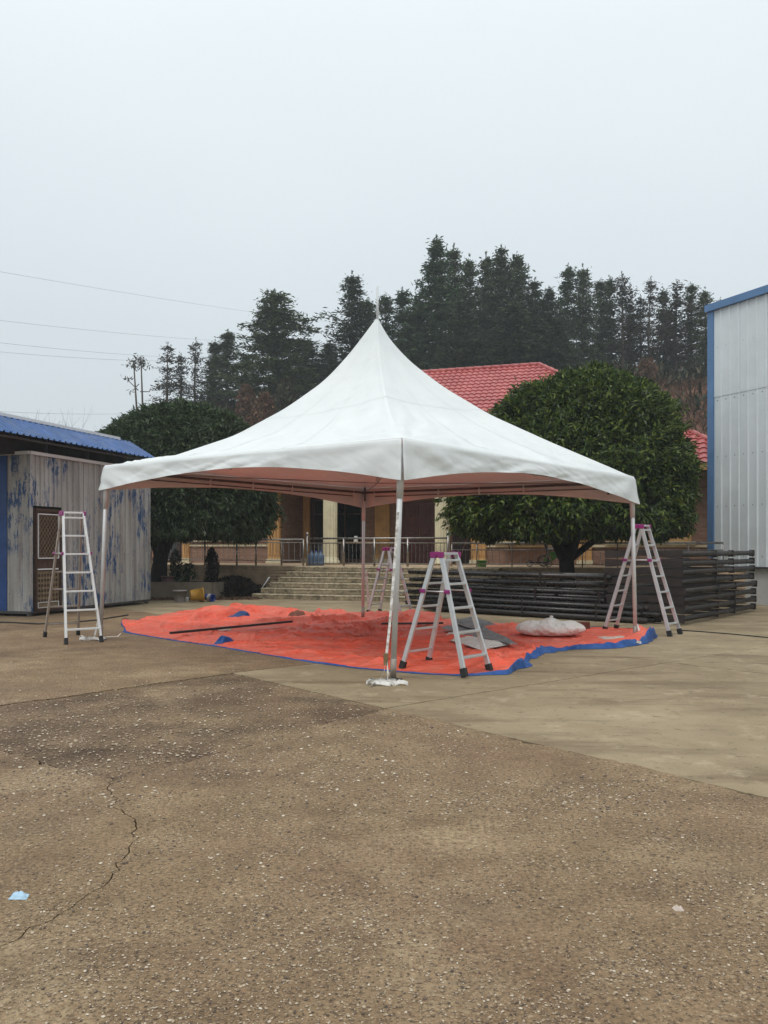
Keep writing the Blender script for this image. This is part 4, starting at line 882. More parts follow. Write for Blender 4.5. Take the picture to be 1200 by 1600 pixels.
lim2 = [([(X1, TY2, 0.3), (X1 + 0.05, TY2, 1.0), (X1 + 0.12, TY2, 1.6)], [0.3, 0.24, 0.22])]
for (x1, z1, y1, x2, z2, r1) in ((0.5, 2.1, 0.0, 1.5, 2.9, 0.15), (0.2, 2.4, -0.4, 0.5, 3.4, 0.14), (-0.4, 2.3, 0.2, -1.0, 3.2, 0.14)): lim2.append(([(X1 + 0.08, TY2, 1.2), (X1 + x1, TY2 + y1, z1), (X1 + x2, TY2 + y1 * 2, z2)], [r1 * 1.2, r1, r1 * 0.5]))
round_tree('round_crowned_tree', 'dark flat-domed clipped evergreen tree behind the shed, left of the tent', cX2, TY2, [(1.92, 0.7), (2.1, 0.96), (2.8, 1.0), (4.0, 0.98), (4.7, 0.86), (5.3, 0.64), (5.75, 0.38), (6.05, 0.02)], 2.86, ((X1, TY2, 0.3), lim2), None, 8000, 11, 'leaf_left', 32, 0.2, 0.05, 0.6)

# ================================================================ power lines
for i, (x0, y0, x1, y1, ya, yb, lab) in enumerate(((-260, 378, 560, 508, 55, 130, 'topmost thin power line crossing the left sky'), (-260, 468, 420, 536, 55, 115, 'second power line from the top in the left sky'), (-260, 502, 330, 560, 55, 100, 'third power line from the top in the left sky'), (-260, 520, 280, 564, 55, 95, 'fourth power line from the top, just under the third'), (-260, 622, 240, 645, 55, 90, 'lowest power line, just above the shed roof'))):
    a, b = P(x0, y0, ya), P(x1, y1, yb); pts = []
    for k in range(17):
        s = k / 16; q = a.lerp(b, s); pts.append(q - Vector((0, 0, 4 * s * (1 - s) * 0.5)))
    tag(MB().tube(pts, 0.013, 5).build('power_line', M['wire'], None, True), lab, 'power line', 'power lines in the left sky')

# ================================================================ tent
TF, TL_, TR, TB = Vector((0.21, 9.73, 2.83)), Vector((-4.66, 13.9, 2.92)), Vector((4.17, 13.9, 2.73)), Vector((-0.44, 18.1, 2.83))
bF, bL, bR, bB = G(614, 1062), G(157, 1000), G(993, 1000), Vector((-0.46, 18.1, 0))
PK = Vector((-0.11, 13.9, 5.40)); tent = thing('canopy_tent', 'white peaked canopy tent with arched valance on four steel poles', 'tent', (0, 13.9, 0))
PT = np.array([0, .03, .07, .13, .21, .30, .447, .68, .85, 1.0]); PH = np.array([1, .895, .775, .645, .515, .415, .295, .145, .065, 0])
_pp = np.linspace(0, 1, 400); _ph = np.interp(_pp, PT, PH); _k = np.ones(25) / 25; _pad = np.concatenate([np.full(12, 1.0) + np.linspace(0.12, 0, 12), _ph, np.linspace(0, -0.012, 12)]); _ph2 = np.convolve(_pad, _k, 'valid'); _ph2[:10] = _ph[:10]
def prof(t): return np.interp(t, _pp, _ph2)
def mkprof(T, Hh):
    h_ = np.interp(_pp, T, Hh); pad = np.concatenate([np.full(15, 0.0) + h_[0] + (np.arange(15, 0, -1)) * (h_[0] - h_[1]), h_, np.full(15, 0.0)]); h2 = np.convolve(pad, np.ones(31) / 31, 'valid'); h2 = h2 - h2[-1] * _pp; h2 = h2 / h2[0]
    return lambda t: np.interp(t, _pp, h2)
PL_ = mkprof([0, .05, .103, .196, .338, .525, .765, 1], [1, .876, .748, .566, .383, .20, .055, 0])
PR_ = mkprof([0, .031, .124, .26, .44, .67, .93, 1], [1, .89, .725, .56, .39, .225, .05, 0])
PM_ = lambda t: 0.5 * (PL_(t) + PR_(t))
prof = PM_; CP = [PM_, PR_, PM_, PL_]
cen = np.array(PK); CN = [np.array(q) for q in (TF, TR, TB, TL_)]; pair = [(0, 1), (1, 2), (2, 3), (3, 0)]
def outward(a, b):
    d = b - a; nrm = np.array([d[1], -d[0], 0]); nrm /= np.linalg.norm(nrm); mid = (a + b) / 2
    return nrm if np.dot(nrm, mid - cen) > 0 else -nrm
NU, NTT = 72, 60
def wr(x, y, s): return vn(x, y, s) + 0.5 * vn(x * 2.1, y * 2.1, s + 3)
DEP = [0.50, 0.46, 0.42, 0.42]
canopy = None; roofV = []; roofF = []; off = 0
for fi, (ia, ib) in enumerate(pair):
    a, b = CN[ia], CN[ib]; u = np.linspace(0, 1, NU); tt = np.linspace(0, 1, NTT) ** 1.15
    UU, TT = np.meshgrid(u, tt, indexing='ij'); E = a + (b - a) * UU[..., None]
    xy = cen[:2] + (E[..., :2] - cen[:2]) * TT[..., None]
    zE = E[..., 2]; z = zE + (cen[2] - zE) * prof(TT)
    z += (cen[2] - zE) * ((1 - UU) * (CP[ia](TT) - prof(TT)) + UU * (CP[ib](TT) - prof(TT)))
    z -= 0.10 * 4 * UU * (1 - UU) * (TT ** 1.0) * (1 - TT) * 2.2          # panels sag between the hips
    o_ = outward(a, b)
    fold = wr(UU * 8 + TT * 2, TT * 2.2, fi) * 0.06 * sst(0.2, 0.7, TT) + wr(UU * 22 + TT * 9, TT * 3, fi + 5) * 0.032 * sst(0.55, 0.95, TT)
    edge = np.minimum(UU, 1 - UU); fold *= sst(0.0, 0.06, edge)
    hold = sst(1.0, 0.955, TT)
    # tension folds fanning out of each corner
    for cu, sg in ((0, 1), (1, -1)):
        dx = np.abs(UU - cu) * np.linalg.norm(b - a); dy = (1 - TT) * 4.2; rr_ = np.hypot(dx, dy) + 0.05; an = np.arctan2(dy, dx)
        fold += 0.034 * np.sin(an * 16 + 5 * vn(rr_ * 1.3, an * 2, fi + 8)) * np.exp(-rr_ / 1.5) * sst(0.05, 0.35, rr_) * sst(0.0, 0.05, edge)
    z = z + fold * hold
    pos = np.concatenate([xy, z[..., None]], -1)
    roofV.append(pos.reshape(-1, 3)); roofF.append(gridfaces(NU, NTT) + off); off += NU * NTT
rv = np.concatenate(roofV); rf = np.concatenate(roofF); me = np_mesh('canopy_roof', rv, rf, M['white_pvc'], True)
bm2 = bmesh.new(); bm2.from_mesh(me); bmesh.ops.remove_doubles(bm2, verts=bm2.verts, dist=0.004); bmesh.ops.recalc_face_normals(bm2, faces=bm2.faces); bm2.to_mesh(me); bm2.free()
canopy = link('canopy_roof', me, tent)
for fi, (ia, ib) in enumerate(pair):
    a, b = CN[ia], CN[ib]; ed = np.linalg.norm(b - a); o_ = outward(a, b); dirn = (b - a) / ed
    u = np.concatenate([np.linspace(0.0, 1.0, 150)]); s = np.linspace(0, 1, 22); UU, SS = np.meshgrid(u, s, indexing='ij')
    m4 = np.abs(2 * UU - 1); mid = 0.21
    dep = mid + (DEP[ia] * (1 - UU) + DEP[ib] * UU - mid) * m4 ** 1.9
    # extra hanging rounded corner
    E = a + (b - a) * UU[..., None]
    end = np.minimum(UU, 1 - UU) * ed
    outv = 0.018 * np.sin(np.minimum(SS * 6.0, 1) * 1.57) + 0.035 * SS + wr(UU * 11 + SS * 1.6, SS * 1.2, fi + 20) * 0.045 * SS * sst(0.0, 0.5, end) + wr(UU * 30 - SS * 3, SS * 2, fi + 30) * 0.012 * sst(0.1, 0.5, SS)
    outv += 0.02 * np.exp(-end / 0.45) * SS + 0.03 * np.sin((UU if True else 0) * ed * 5.0 * np.sign(0.5 - UU) - SS * 5 + fi) * np.exp(-end / 0.9) * sst(0.05, 0.4, end) * sst(0.0, 0.4, SS)
    dz = dep * SS - 0.006 * wr(UU * 12, 0 * SS, fi + 3) * SS
    along = np.where(UU < 0.5, -1, 1) * np.exp(-end / 0.16) * (outv * 0.92 - 0.004 - (0.018 * SS) * np.where((UU < 0.5) == (ia == 0), 1.0, 0.1))
    pos = E + o_ * outv[..., None] + dirn * along[..., None]; pos[..., 2] = E[..., 2] - dz - 0.004
    vo = link('valance', np_mesh('valance', pos.reshape(-1, 3), gridfaces(150, 22), M['white_pvc'], True), canopy)
    so = vo.modifiers.new('solid', 'SOLIDIFY'); so.thickness = 0.004
    # hem band along the lower edge and welded seam across the roof panel
    h0 = pos[:, -3, :] + o_ * 0.006; h1 = pos[:, -1, :] + o_ * 0.006
    link('hem', np_mesh('hem', np.stack([h0, h1], 1).reshape(-1, 3), gridfaces(150, 2), M['white_pvc'], True), canopy)
    for us in (0.33, 0.67):
        g = roofV[fi].reshape(NU, NTT, 3); j = int(us * (NU - 1)); l0 = g[j, 6:-2] + np.array([0, 0, 0.0025]); dv = g[j + 1, 6:-2] - g[j, 6:-2]; dv /= np.linalg.norm(dv, axis=1)[:, None]
        link('seam', np_mesh('seam', np.stack([l0, l0 + dv * 0.02], 1).reshape(-1, 3), gridfaces(len(l0), 2), M['white_pvc'], True), canopy)
    for ts, wdt in ((0.40, 0.008),):
        j = int(np.argmin(np.abs(np.linspace(0, 1, NTT) ** 1.15 - ts))); g = roofV[fi].reshape(NU, NTT, 3)
        l0 = g[:, j] + np.array([0, 0, 0.0025]); dv = g[:, j + 1] - g[:, j]; dv /= np.linalg.norm(dv, axis=1)[:, None]
        link('seam', np_mesh('seam', np.stack([l0, l0 + dv * 0.022], 1).reshape(-1, 3), gridfaces(NU, 2), M['white_pvc'], True), canopy)
for q, b0 in ((TF, bF), (TL_, bL), (TR, bR), (TB, bB)):
    inn = (Vector(cen) - q); inn.z = 0; inn = inn.normalized() * 0.05
    top = q + inn * 0.6 - Vector((0, 0, 0.07)); d = (top - b0)
    p = MB().tube([b0 + Vector((0, 0, 0.02)), top], 0.034, 12).build('pole', M['pole_steel'], tent, True)
    MB().tube([b0 + Vector((0, 0, 0.012)), b0 + d * 0.09], 0.037, 12).build('pole_foot', M['worn_reflection_aluminium'], p, True)
    MB().box(b0 + Vector((0, 0, 0.008)), (0.16, 0.16, 0.012), 0.7).build('base_plate', M['dark_steel'], p)
    MB().tube([b0 + d * 0.77, b0 + d * 0.99], 0.042, 12).build('sleeve', M['pole_steel'], p, True)
for ia, ib in pair:
    a, b = Vector(CN[ia]), Vector(CN[ib]); o_ = Vector(outward(CN[ia], CN[ib]))
    z = Vector((0, 0, -0.10)); MB().tube([a - o_ * 0.06 + z, b - o_ * 0.06 + z], 0.024, 8).build('eave_beam', M['dark_steel'], tent, True)
    z = Vector((0, 0, -0.19)); MB().tube([a.lerp(b, 0.06) - o_ * 0.06 + z, b.lerp(a, 0.06) - o_ * 0.06 + z], 0.012, 6).build('tension_rod', M['dark_steel'], tent, True)
    for f in (0.06, 0.34, 0.5, 0.66, 0.94):
        c = a.lerp(b, f) - o_ * 0.06; MB().bar(c + Vector((0, 0, -0.08)), c + Vector((0, 0, -0.22)), 0.03, 0.05).build('clamp', M['pole_steel'], tent)
    cc = a + (Vector(cen) - a).normalized() * 0.5; MB().tube([Vector((a.x, a.y, a.z - 0.12)), Vector((cc.x, cc.y, a.z - 0.02)), Vector((cc.x, cc.y, a.z - 0.3))], 0.018, 6).build('corner_bracket', M['dark_steel'], tent, True)
mid_z = 2.74
for ia, ib in ((0, 2), (1, 3)):
    a, b = Vector(CN[ia]), Vector(CN[ib]); MB().tube([a - Vector((0, 0, 0.12)), Vector((PK.x, PK.y, 2.62)), b - Vector((0, 0, 0.12))], 0.006, 5).build('cross_cable', M['dark_steel'], tent, True)
MB().tube([Vector((PK.x, PK.y, 2.62)), PK - Vector((0, 0, 0.06))], 0.03, 10).build('king_post', M['pole_steel'], tent, True)
MB().tube([PK - Vector((0, 0, 0.1)), PK + Vector((0, 0, 0.51))], [0.022, 0.014], 8).build('finial', M['pole_steel'], tent, True)

# ================================================================ tarpaulin
out_px = [(190, 975), (197, 989), (260, 1000), (340, 1011), (450, 1030), (560, 1045), (640, 1052), (720, 1057), (792, 1053), (815, 1044), (822, 1030), (850, 1018), (900, 1015), (960, 1012), (1003, 1007), (1025, 997), (1014, 986), (960, 983), (900, 982), (810, 978), (752, 975), (690, 969), (635, 966), (600, 964), (560, 962), (520, 960), (480, 962), (440, 958), (400, 960), (360, 957), (300, 960), (250, 966)]
outl = [np.array(G(*q))[:2] for q in out_px]; c0 = np.array([-0.2, 13.8])
outl = [outl[i] * (1 - k / 12) + outl[(i + 1) % len(outl)] * (k / 12) for i in range(len(outl)) for k in range(12)]
ths = np.array([math.atan2(*(q - c0)[::-1]) for q in outl]); rds = np.array([np.linalg.norm(q - c0) for q in outl])
o_i = np.argsort(ths); ths, rds = ths[o_i], rds[o_i]
NA, NR = 640, 130
an = np.linspace(-math.pi, math.pi, NA, endpoint=False); rb = np.interp(an, np.concatenate([ths[-1:] - 2 * math.pi, ths, ths[:1] + 2 * math.pi]), np.concatenate([rds[-1:], rds, rds[:1]]))
rb *= 1 + 0.012 * vn(an * 9, an * 0, 4) + 0.008 * vn(an * 25, an * 0, 7)
fr = np.linspace(0, 1, NR); AA, FF = np.meshgrid(an, fr, indexing='ij'); RR = rb[:, None] * FF
TX = c0[0] + np.cos(AA) * RR; TY_ = c0[1] + np.sin(AA) * RR
def pxof(x, y): return 600 + F_PX * x / y, HZ + F_PX * EYE / y
PXX, PYY = pxof(TX, TY_)
zt = 0.016 + 0.012 * (1 + 2 * vn(TX * 0.9, TY_ * 0.9, 1)) + 0.016 * np.maximum(0, wr(TX * 2.2, TY_ * 2.2, 2))
rid = lambda s, sc, wd, am: am * np.exp(-((vn(TX * sc, TY_ * sc * 1.6, s)) / wd) ** 2)      # sharp creases along noise zero lines
zt += rid(11, 0.55, 0.018, 0.06) + rid(12, 0.9, 0.025, 0.04) + rid(13, 1.7, 0.035, 0.022) + rid(14, 3.1, 0.045, 0.012)
back = sst(0.84, 0.92, FF) * sst(1.0, 0.975, FF)
bl = sst(0.35, 0.9, np.sin(AA)) * (np.cos(AA) < 0.35)
zt += back * bl * (0.05 + 0.26 * np.maximum(0, vn(AA * 4.5, FF * 3, 3) + 0.05) + 0.10 * np.abs(vn(AA * 7 + FF * 6, FF * 26, 6)) + 0.05 * np.abs(vn(TX * 6, TY_ * 9, 7)))
lump = lambda cx, cy, s, h, ns: h * np.exp(-(((TX - cx) / s) ** 2 + ((TY_ - cy) / s) ** 2)) * (0.6 + 1.6 * np.abs(vn(TX * ns, TY_ * ns, 9)))
zt += lump(4.4, 14.0, 0.32, 0.17, 5) + lump(1.45, 10.65, 0.33, 0.12, 6) + lump(-3.7, 18.6, 0.55, 0.16, 2)
def crease(x0, y0, x1, y1, h, w):
    a = np.array(G(x0, y0))[:2]; b = np.array(G(x1, y1))[:2]; d = b - a; L = np.linalg.norm(d); d /= L
    s = (TX - a[0]) * d[0] + (TY_ - a[1]) * d[1]; q = -(TX - a[0]) * d[1] + (TY_ - a[1]) * d[0] + 0.06 * vn(s * 1.5, s * 0, 4)
    return h * np.exp(-np.where(q > 0, q / w, -q / (w * 0.25)) ** 1.4) * sst(0, 0.4, s) * sst(L, L - 0.4, s)
zt += crease(350, 1001, 615, 1008, 0.06, 0.4) + crease(225, 988, 285, 980, 0.05, 0.3) + crease(520, 1000, 640, 970, 0.05, 0.3) + crease(610, 1008, 770, 1003, 0.04, 0.3) + crease(285, 976, 400, 966, 0.17, 0.28) + crease(385, 978, 575, 969, 0.12, 0.22) + crease(430, 992, 540, 976, 0.06, 0.25) + crease(560, 990, 650, 968, 0.08, 0.25) + crease(240, 984, 330, 985, 0.05, 0.25) + crease(640, 990, 740, 978, 0.05, 0.2) + crease(700, 1048, 815, 1034, 0.10, 0.15) + crease(730, 1052, 800, 1044, 0.08, 0.1)
rimh = np.interp(an, [-math.pi, -1.3, -1.1, -0.1, 0.25, 0.6, 1.0, 2.6, 2.9, math.pi], [0.12, 0.12, 0.9, 1.0, 1.0, 0.4, 1.0, 1.0, 0.3, 0.12])[:, None]
zt = 0.008 + (zt - 0.008) * (1 - (1 - rimh) * sst(0.86, 0.985, FF)) + 0.055 * sst(0.9, 1.0, FF) * (np.interp(an, [-1.15, -1.0, -0.5, 0.0, 0.2], [0, 0.7, 1, 1, 0]) * np.clip(0.7 + 1.5 * vn(an * 13, an * 0, 12) + 0.5 * vn(an * 37, an * 0, 13), 0.05, 1.6))[:, None]
tarp = thing('tarpaulin', 'large crumpled orange tarpaulin with blue underside spread under the tent', 'tarpaulin', (c0[0], c0[1], 0))
TV = np.stack([TX, TY_, zt], -1)
link('sheet', np_mesh('sheet', TV.reshape(-1, 3), gridfaces(NA, NR, True), M['orange_tarp'], True), tarp)
# blue edge: the underside turned out along the rim
bw = np.interp(an, [-math.pi, -2.9, -1.9, -1.2, -1.13, -1.05, -0.95, -0.55, -0.15, 0.05, 0.2, 0.35, 0.6, 1.6, 2.5, 2.9, math.pi], [0.03, 0.02, 0.02, 0.02, 0.06, 0.10, 0.12, 0.17, 0.15, 0.10, 0.08, 0.03, 0.01, 0.01, 0.02, 0.06, 0.03])
bw = bw * np.clip(0.75 + 1.6 * vn(an * 9, an * 0, 2) + 0.7 * vn(an * 31, an * 0, 3), 0.08, 2); ks = np.linspace(0, 1, 6)
bv = []
for k in ks:
    rr_ = rb - 0.006 + bw * k; zc = np.interp(k, [0, 0.25, 1], [1, 1.0, 0]) * (TV[:, -1, 2] + 0.002) + 0.003 + 0.02 * np.abs(vn(an * 30, an * 0 + k * 3, 5)) * (1 - k)
    bv.append(np.stack([c0[0] + np.cos(an) * rr_, c0[1] + np.sin(an) * rr_, np.maximum(zc, 0.006)], -1))
bv = np.stack(bv, 1); link('turned_edge', np_mesh('turned_edge', bv.reshape(-1, 3), gridfaces(NA, 6, True), M['blue_tarp'], True), tarp)
def flap(pts, name='flap', mat='blue_tarp'):
    return MB().add(pts, [(0, 1, 2), (0, 2, 3)] if len(pts) == 4 else [(0, 1, 2)]).build(name, M[mat], tarp)
gq = G(343, 1008); fl = []
for i in range(9):
    s = i / 8; fl += [gq + Vector((-0.12 + 0.24 * s, -0.05, 0.012)), gq + Vector((-0.04 + 0.15 * s, 0.03 + 0.02 * math.sin(i * 2), 0.02 + 0.13 * math.sin(math.pi * s) ** 0.6)), gq + Vector((0.0 + 0.2 * s, 0.2, 0.03 + 0.08 * math.sin(math.pi * s)))]
MB().add(fl, [(i * 3 + k, i * 3 + 3 + k, i * 3 + 4 + k, i * 3 + 1 + k) for i in range(8) for k in range(2)]).build('turned_corner', M['blue_tarp'], tarp, True)
gq = G(365, 972, 0.12); fl = []
for i in range(8):
    s = i / 7
    for k in range(4): fl.append(gq + Vector((-0.12 + 0.26 * s + 0.05 * k, 0.08 * k - 0.1, 0.10 + 0.10 * math.sin(s * 3.1) * (k / 3) + 0.03 * random.random())))
MB().add(fl, [(i * 4 + k, i * 4 + 4 + k, i * 4 + 5 + k, i * 4 + 1 + k) for i in range(7) for k in range(3)]).build('turned_corner', M['blue_tarp'], tarp, True)

def tarp_z(x, y):
    i = np.argmin((TX - x) ** 2 + (TY_ - y) ** 2); return float(zt.ravel()[i])
def on_tarp(px, py, lift=0.0):
    q = G(px, py); return Vector((q.x, q.y, tarp_z(q.x, q.y) + lift))
for (x0, y0, x1, y1, w, lab) in ((266, 1000, 456, 981, 0.055, 'long rusty steel bar lying across the left of the orange tarpaulin'), (596, 988, 692, 985, 0.05, 'shorter dark bar on the tarpaulin behind the front pole')):
    a, b = on_tarp(x0, y0, 0.03), on_tarp(x1, y1, 0.03); lf = max(0.0, max(tarp_z(a.lerp(b, k / 30).x, a.lerp(b, k / 30).y) + 0.015 - a.lerp(b, k / 30).z for k in range(31))); a.z += lf; b.z += lf; tag(soft(MB().bar(a, b, w, w * 0.7).build('steel_bar', M['dusty_black_paint'])), lab, 'bar', 'bars on the tarpaulin')
# crumpled litter
def crumple(name, label, cat, c, d, mat, seed, n=14, fold=0.5, rz=0.0):
    r = np.random.default_rng(seed); u = np.linspace(-1, 1, n); UU, VV = np.meshgrid(u, u, indexing='ij')
    rad = np.maximum(np.abs(UU), np.abs(VV)); x = UU * d[0] / 2 * (0.85 + 0.3 * vn(VV * 2, UU * 0, seed)); y = VV * d[1] / 2 * (0.85 + 0.3 * vn(UU * 2, VV * 0, seed + 1))
    z = d[2] * np.clip(0.15 + 0.55 * (1 - rad ** 2) + fold * wr(UU * 2.3, VV * 2.3, seed), 0.02, 2) * (1 - 0.9 * rad ** 6)
    ca, sa = math.cos(rz), math.sin(rz)
    V = np.stack([c[0] + x * ca - y * sa, c[1] + x * sa + y * ca, c[2] + z], -1).reshape(-1, 3)
    return tag(link(name, np_mesh(name, V, gridfaces(n, n), M[mat], True)), label, cat)
crumple('crumpled_wrapper', 'small pale crumpled wrapper on the tarpaulin near the long bar', 'wrapper', on_tarp(350, 986), (0.36, 0.3, 0.09), 'paper', 4)
crumple('debris_pile', 'small dark bundle of ropes on the far fold of the tarpaulin', 'bundle', on_tarp(465, 964), (0.5, 0.3, 0.16), 'brown_carton', 6)
crumple('plastic_scraps', 'flat scatter of pale plastic scraps beside the right tent pole', 'scraps', on_tarp(962, 1001), (0.62, 0.4, 0.04), 'paper', 8)
crumple('face_mask', 'crumpled light blue and white face mask on the ground, bottom left', 'face mask', G(30, 1402), (0.085, 0.06, 0.028), 'mask_blue', 5, 16, 0.6)
crumple('foil_scrap', 'small crumpled grey foil scrap on the concrete, right foreground', 'foil scrap', G(1060, 1421), (0.05, 0.04, 0.02), 'paper', 12)
# white sack
sc = on_tarp(860, 998); n1, n2 = 40, 22; uu_ = np.linspace(0, 1, n1); vv2 = np.linspace(0, 2 * math.pi, n2, endpoint=False); UU, VV = np.meshgrid(uu_, vv2, indexing='ij')
thick = np.sin(np.pi * UU) ** 0.42; xw = 1.16 * (UU - 0.5); yw = 0.27 * thick ** 0.7 * np.cos(VV) * (1 + 0.25 * vn(UU * 6, VV, 3)); zw = 0.15 * thick * np.sin(VV) * (1 + 0.5 * vn(UU * 5, VV * 1.2, 5)) + 0.03 * np.sin(UU * 22 + VV * 2) * thick * (np.sin(VV) > 0) * 0.4
SV = np.stack([sc.x + xw, sc.y + yw - 0.12 * (UU - 0.5), np.maximum(sc.z + 0.12 + zw, sc.z + 0.012)], -1)
sack = thing('white_sack', 'plump white plastic sack lying on the right of the tarpaulin', 'sack', sc)
link('bag', np_mesh('bag', SV.reshape(-1, 3), np.concatenate([gridfaces(n2, n1, True)[:, ::-1] * 0 + 0 if False else np.stack([(lambda i, j: i * n2 + j)(*np.meshgrid(np.arange(n1 - 1), np.arange(n2), indexing='ij')), (lambda i, j: (i + 1) * n2 + j)(*np.meshgrid(np.arange(n1 - 1), np.arange(n2), indexing='ij')), (lambda i, j: (i + 1) * n2 + (j + 1) % n2)(*np.meshgrid(np.arange(n1 - 1), np.arange(n2), indexing='ij')), (lambda i, j: i * n2 + (j + 1) % n2)(*np.meshgrid(np.arange(n1 - 1), np.arange(n2), indexing='ij'))], -1).reshape(-1, 4)]), M['sack'], True), sack)
MB().lathe(sc + Vector((0.02, 0.02, 0.27)), [(0.05, -0.03), (0.02, 0.02), (0.035, 0.06), (0.01, 0.07)], 9).build('knot', M['sack'], sack, True)
tag(soft(MB().box(on_tarp(913, 988, 0.06) + Vector((0, 0.1, 0)), (0.22, 0.14, 0.13), 0.1).build('brown_box', M['brown_carton'])), 'small reddish brown box behind the white sack', 'box')
# folded grey sheet with white webbing
gs = thing('grey_sheet', 'folded grey canvas sheet with white lining, heaped behind the front ladder', 'sheet', on_tarp(752, 1003))
def cloth(name, quad, mat, amp, seed, z0, n=26):
    r = quad; u = np.linspace(0, 1, n); UU, VV = np.meshgrid(u, u, indexing='ij'); q = [np.array(G(*k)) for k in quad]
    p = (q[0] * ((1 - UU) * (1 - VV))[..., None] + q[1] * (UU * (1 - VV))[..., None] + q[2] * (UU * VV)[..., None] + q[3] * ((1 - UU) * VV)[..., None])
    e = np.minimum(np.minimum(UU, 1 - UU), np.minimum(VV, 1 - VV)); p[..., 0] += 0.08 * vn(UU * 3, VV * 3, seed + 1); p[..., 1] += 0.1 * vn(UU * 3, VV * 3, seed + 2)
    p[..., 2] = z0 + amp * (0.3 + np.abs(wr(UU * 2.5, VV * 2.5, seed))) * sst(0, 0.15, e) + 0.012
    o = link(name, np_mesh(name, p.reshape(-1, 3), gridfaces(n, n), M[mat], True), gs); return o
cloth('lining', [(694, 1003), (755, 1022), (800, 1012), (710, 988)], 'white_strap', 0.09, 3, 0.05, 40)
cloth('canvas', [(688, 990), (740, 1004), (815, 1019), (740, 980)], 'grey_tarp', 0.08, 7, 0.09, 40)
cloth('canvas', [(700, 985), (735, 998), (775, 990), (740, 977)], 'grey_tarp', 0.06, 9, 0.16, 40)

# ================================================================ ladders
def ladder(label, front, rear, H, n, wb, rail, rearmat=None, hinge='magenta_plastic', lift=0.0):
    mid = (front + rear) / 2; d = front - rear; ang = math.atan2(d.y, d.x); s = d.length / 2
    t = thing('step_ladder', label, 'ladder', (mid.x, mid.y, lift), ang, 'aluminium ladders around the tent'); wt = wb * 0.58
    rm = M[rail]; bmat = M[rearmat or rail]
    def pos(side, w, z):      # side +1 front frame, -1 rear
        f = z / H; return Vector((side * (s + (0.05 - s) * f), w * (wb + (wt - wb) * f) / 2, z))
    for side, m in ((1, rm), (-1, bmat)):
        for w in (-1, 1):
            ra = soft(MB().bar(pos(side, w, 0.05), pos(side, w, H - 0.01), 0.032, 0.062, (1, 0, 0)).build('rail', m, t, False, True), 0.004)
            soft(MB().bar(pos(side, w, 0.0), pos(side, w, 0.10), 0.052, 0.082, (1, 0, 0)).build('rubber_foot', M['black_rubber'], ra, False, True), 0.006)
        k = n if side == 1 else n - 1
        for i in range(k):
            z = H * (i + 0.75) / (n + 0.05) if side == 1 else H * (i + 0.75) / (n + 0.05)
            a, b = pos(side, -1, z), pos(side, 1, z); a.y += 0.014; b.y -= 0.014
            soft(MB().bar(a, b, 0.075 if side == 1 else 0.03, 0.028).build('rung', m, t, False, True), 0.004)
    soft(MB().box((0.05, 0, H - 0.005), (0.09, wt - 0.03, 0.03)).build('top_step', rm, t, False, True), 0.004)
    for w in (-1, 1):
        y = w * (wt / 2 + 0.018)
        mb = MB(); mb.box((0.055, y, H - 0.02), (0.10, 0.03, 0.075)); mb.box((-0.055, y, H - 0.02), (0.10, 0.03, 0.075)); mb.tube([(0, y - 0.02, H - 0.005), (0, y + 0.02, H - 0.005)], 0.03, 10)
        soft(mb.build('hinge', M[hinge], t, False, True), 0.008)
        zs = H * 0.68; a, b = pos(1, w, zs), pos(-1, w, zs); a.y += w * 0.03; b.y += w * 0.03
        sb = MB().tube([a, b], 0.009, 6).build('spreader', M['aluminium'], t, True, True)
        for q in (a, b): soft(MB().box(q, (0.085, 0.03, 0.05)).build('spreader_knob', M[hinge], sb, False, True), 0.01)
    return t
ladder('short five-rung aluminium step ladder standing beside the front tent pole', Vector((1.13, 10.03, 0)), Vector((0.40, 10.7, 0)), 1.46, 5, 0.52, 'aluminium', lift=0.015)
l2 = ladder('tall white-railed step ladder by the left tent pole in front of the shed', Vector((-4.83, 13.4, 0)), Vector((-5.62, 14.5, 0)), 2.13, 7, 0.56, 'bright_aluminium', 'worn_reflection_aluminium')  # rear frame: a brownish reflection painted into the metal colour
ladder('tall aluminium step ladder by the right tent pole in front of the black frames', Vector((5.12, 14.62, 0)), Vector((4.18, 15.4, 0)), 1.94, 7, 0.5, 'aluminium')
ladder('small aluminium step ladder at the back pole, behind the front pole', Vector((0.5, 18.4, 0)), Vector((-0.24, 19.0, 0)), 1.5, 5, 0.42, 'aluminium', lift=0.03)

# ================================================================ straps at the poles
def strap(name, label, pts, w, extra=(), ratchet=None, side=(1, 0, 0)):
    t = thing(name, label, 'strap', (pts[-1][0], pts[-1][1], 0)); MB().ribbon(pts, w, side).build('webbing', M['white_strap'], t)
    for i, e_ in enumerate(extra):
        mb = MB(); q = [Vector(k) for k in e_]; r2 = []
        for j, k in enumerate(q):
            d = q[min(j + 1, len(q) - 1)] - q[max(j - 1, 0)]; sd = Vector((-d.y, d.x, 0.3)).normalized() * 0.022; r2 += [k - sd, k + sd]
        mb.add(r2, [(2 * i_, 2 * i_ + 1, 2 * i_ + 3, 2 * i_ + 2) for i_ in range(len(q) - 1)]).build('loose_end', M['white_strap'], t)
    if ratchet: soft(MB().bar(ratchet - Vector((0, 0, 0.07)), ratchet + Vector((0, 0, 0.07)), 0.055, 0.045).build('ratchet', M['brass_ratchet'], t), 0.006)
yF = 9.62
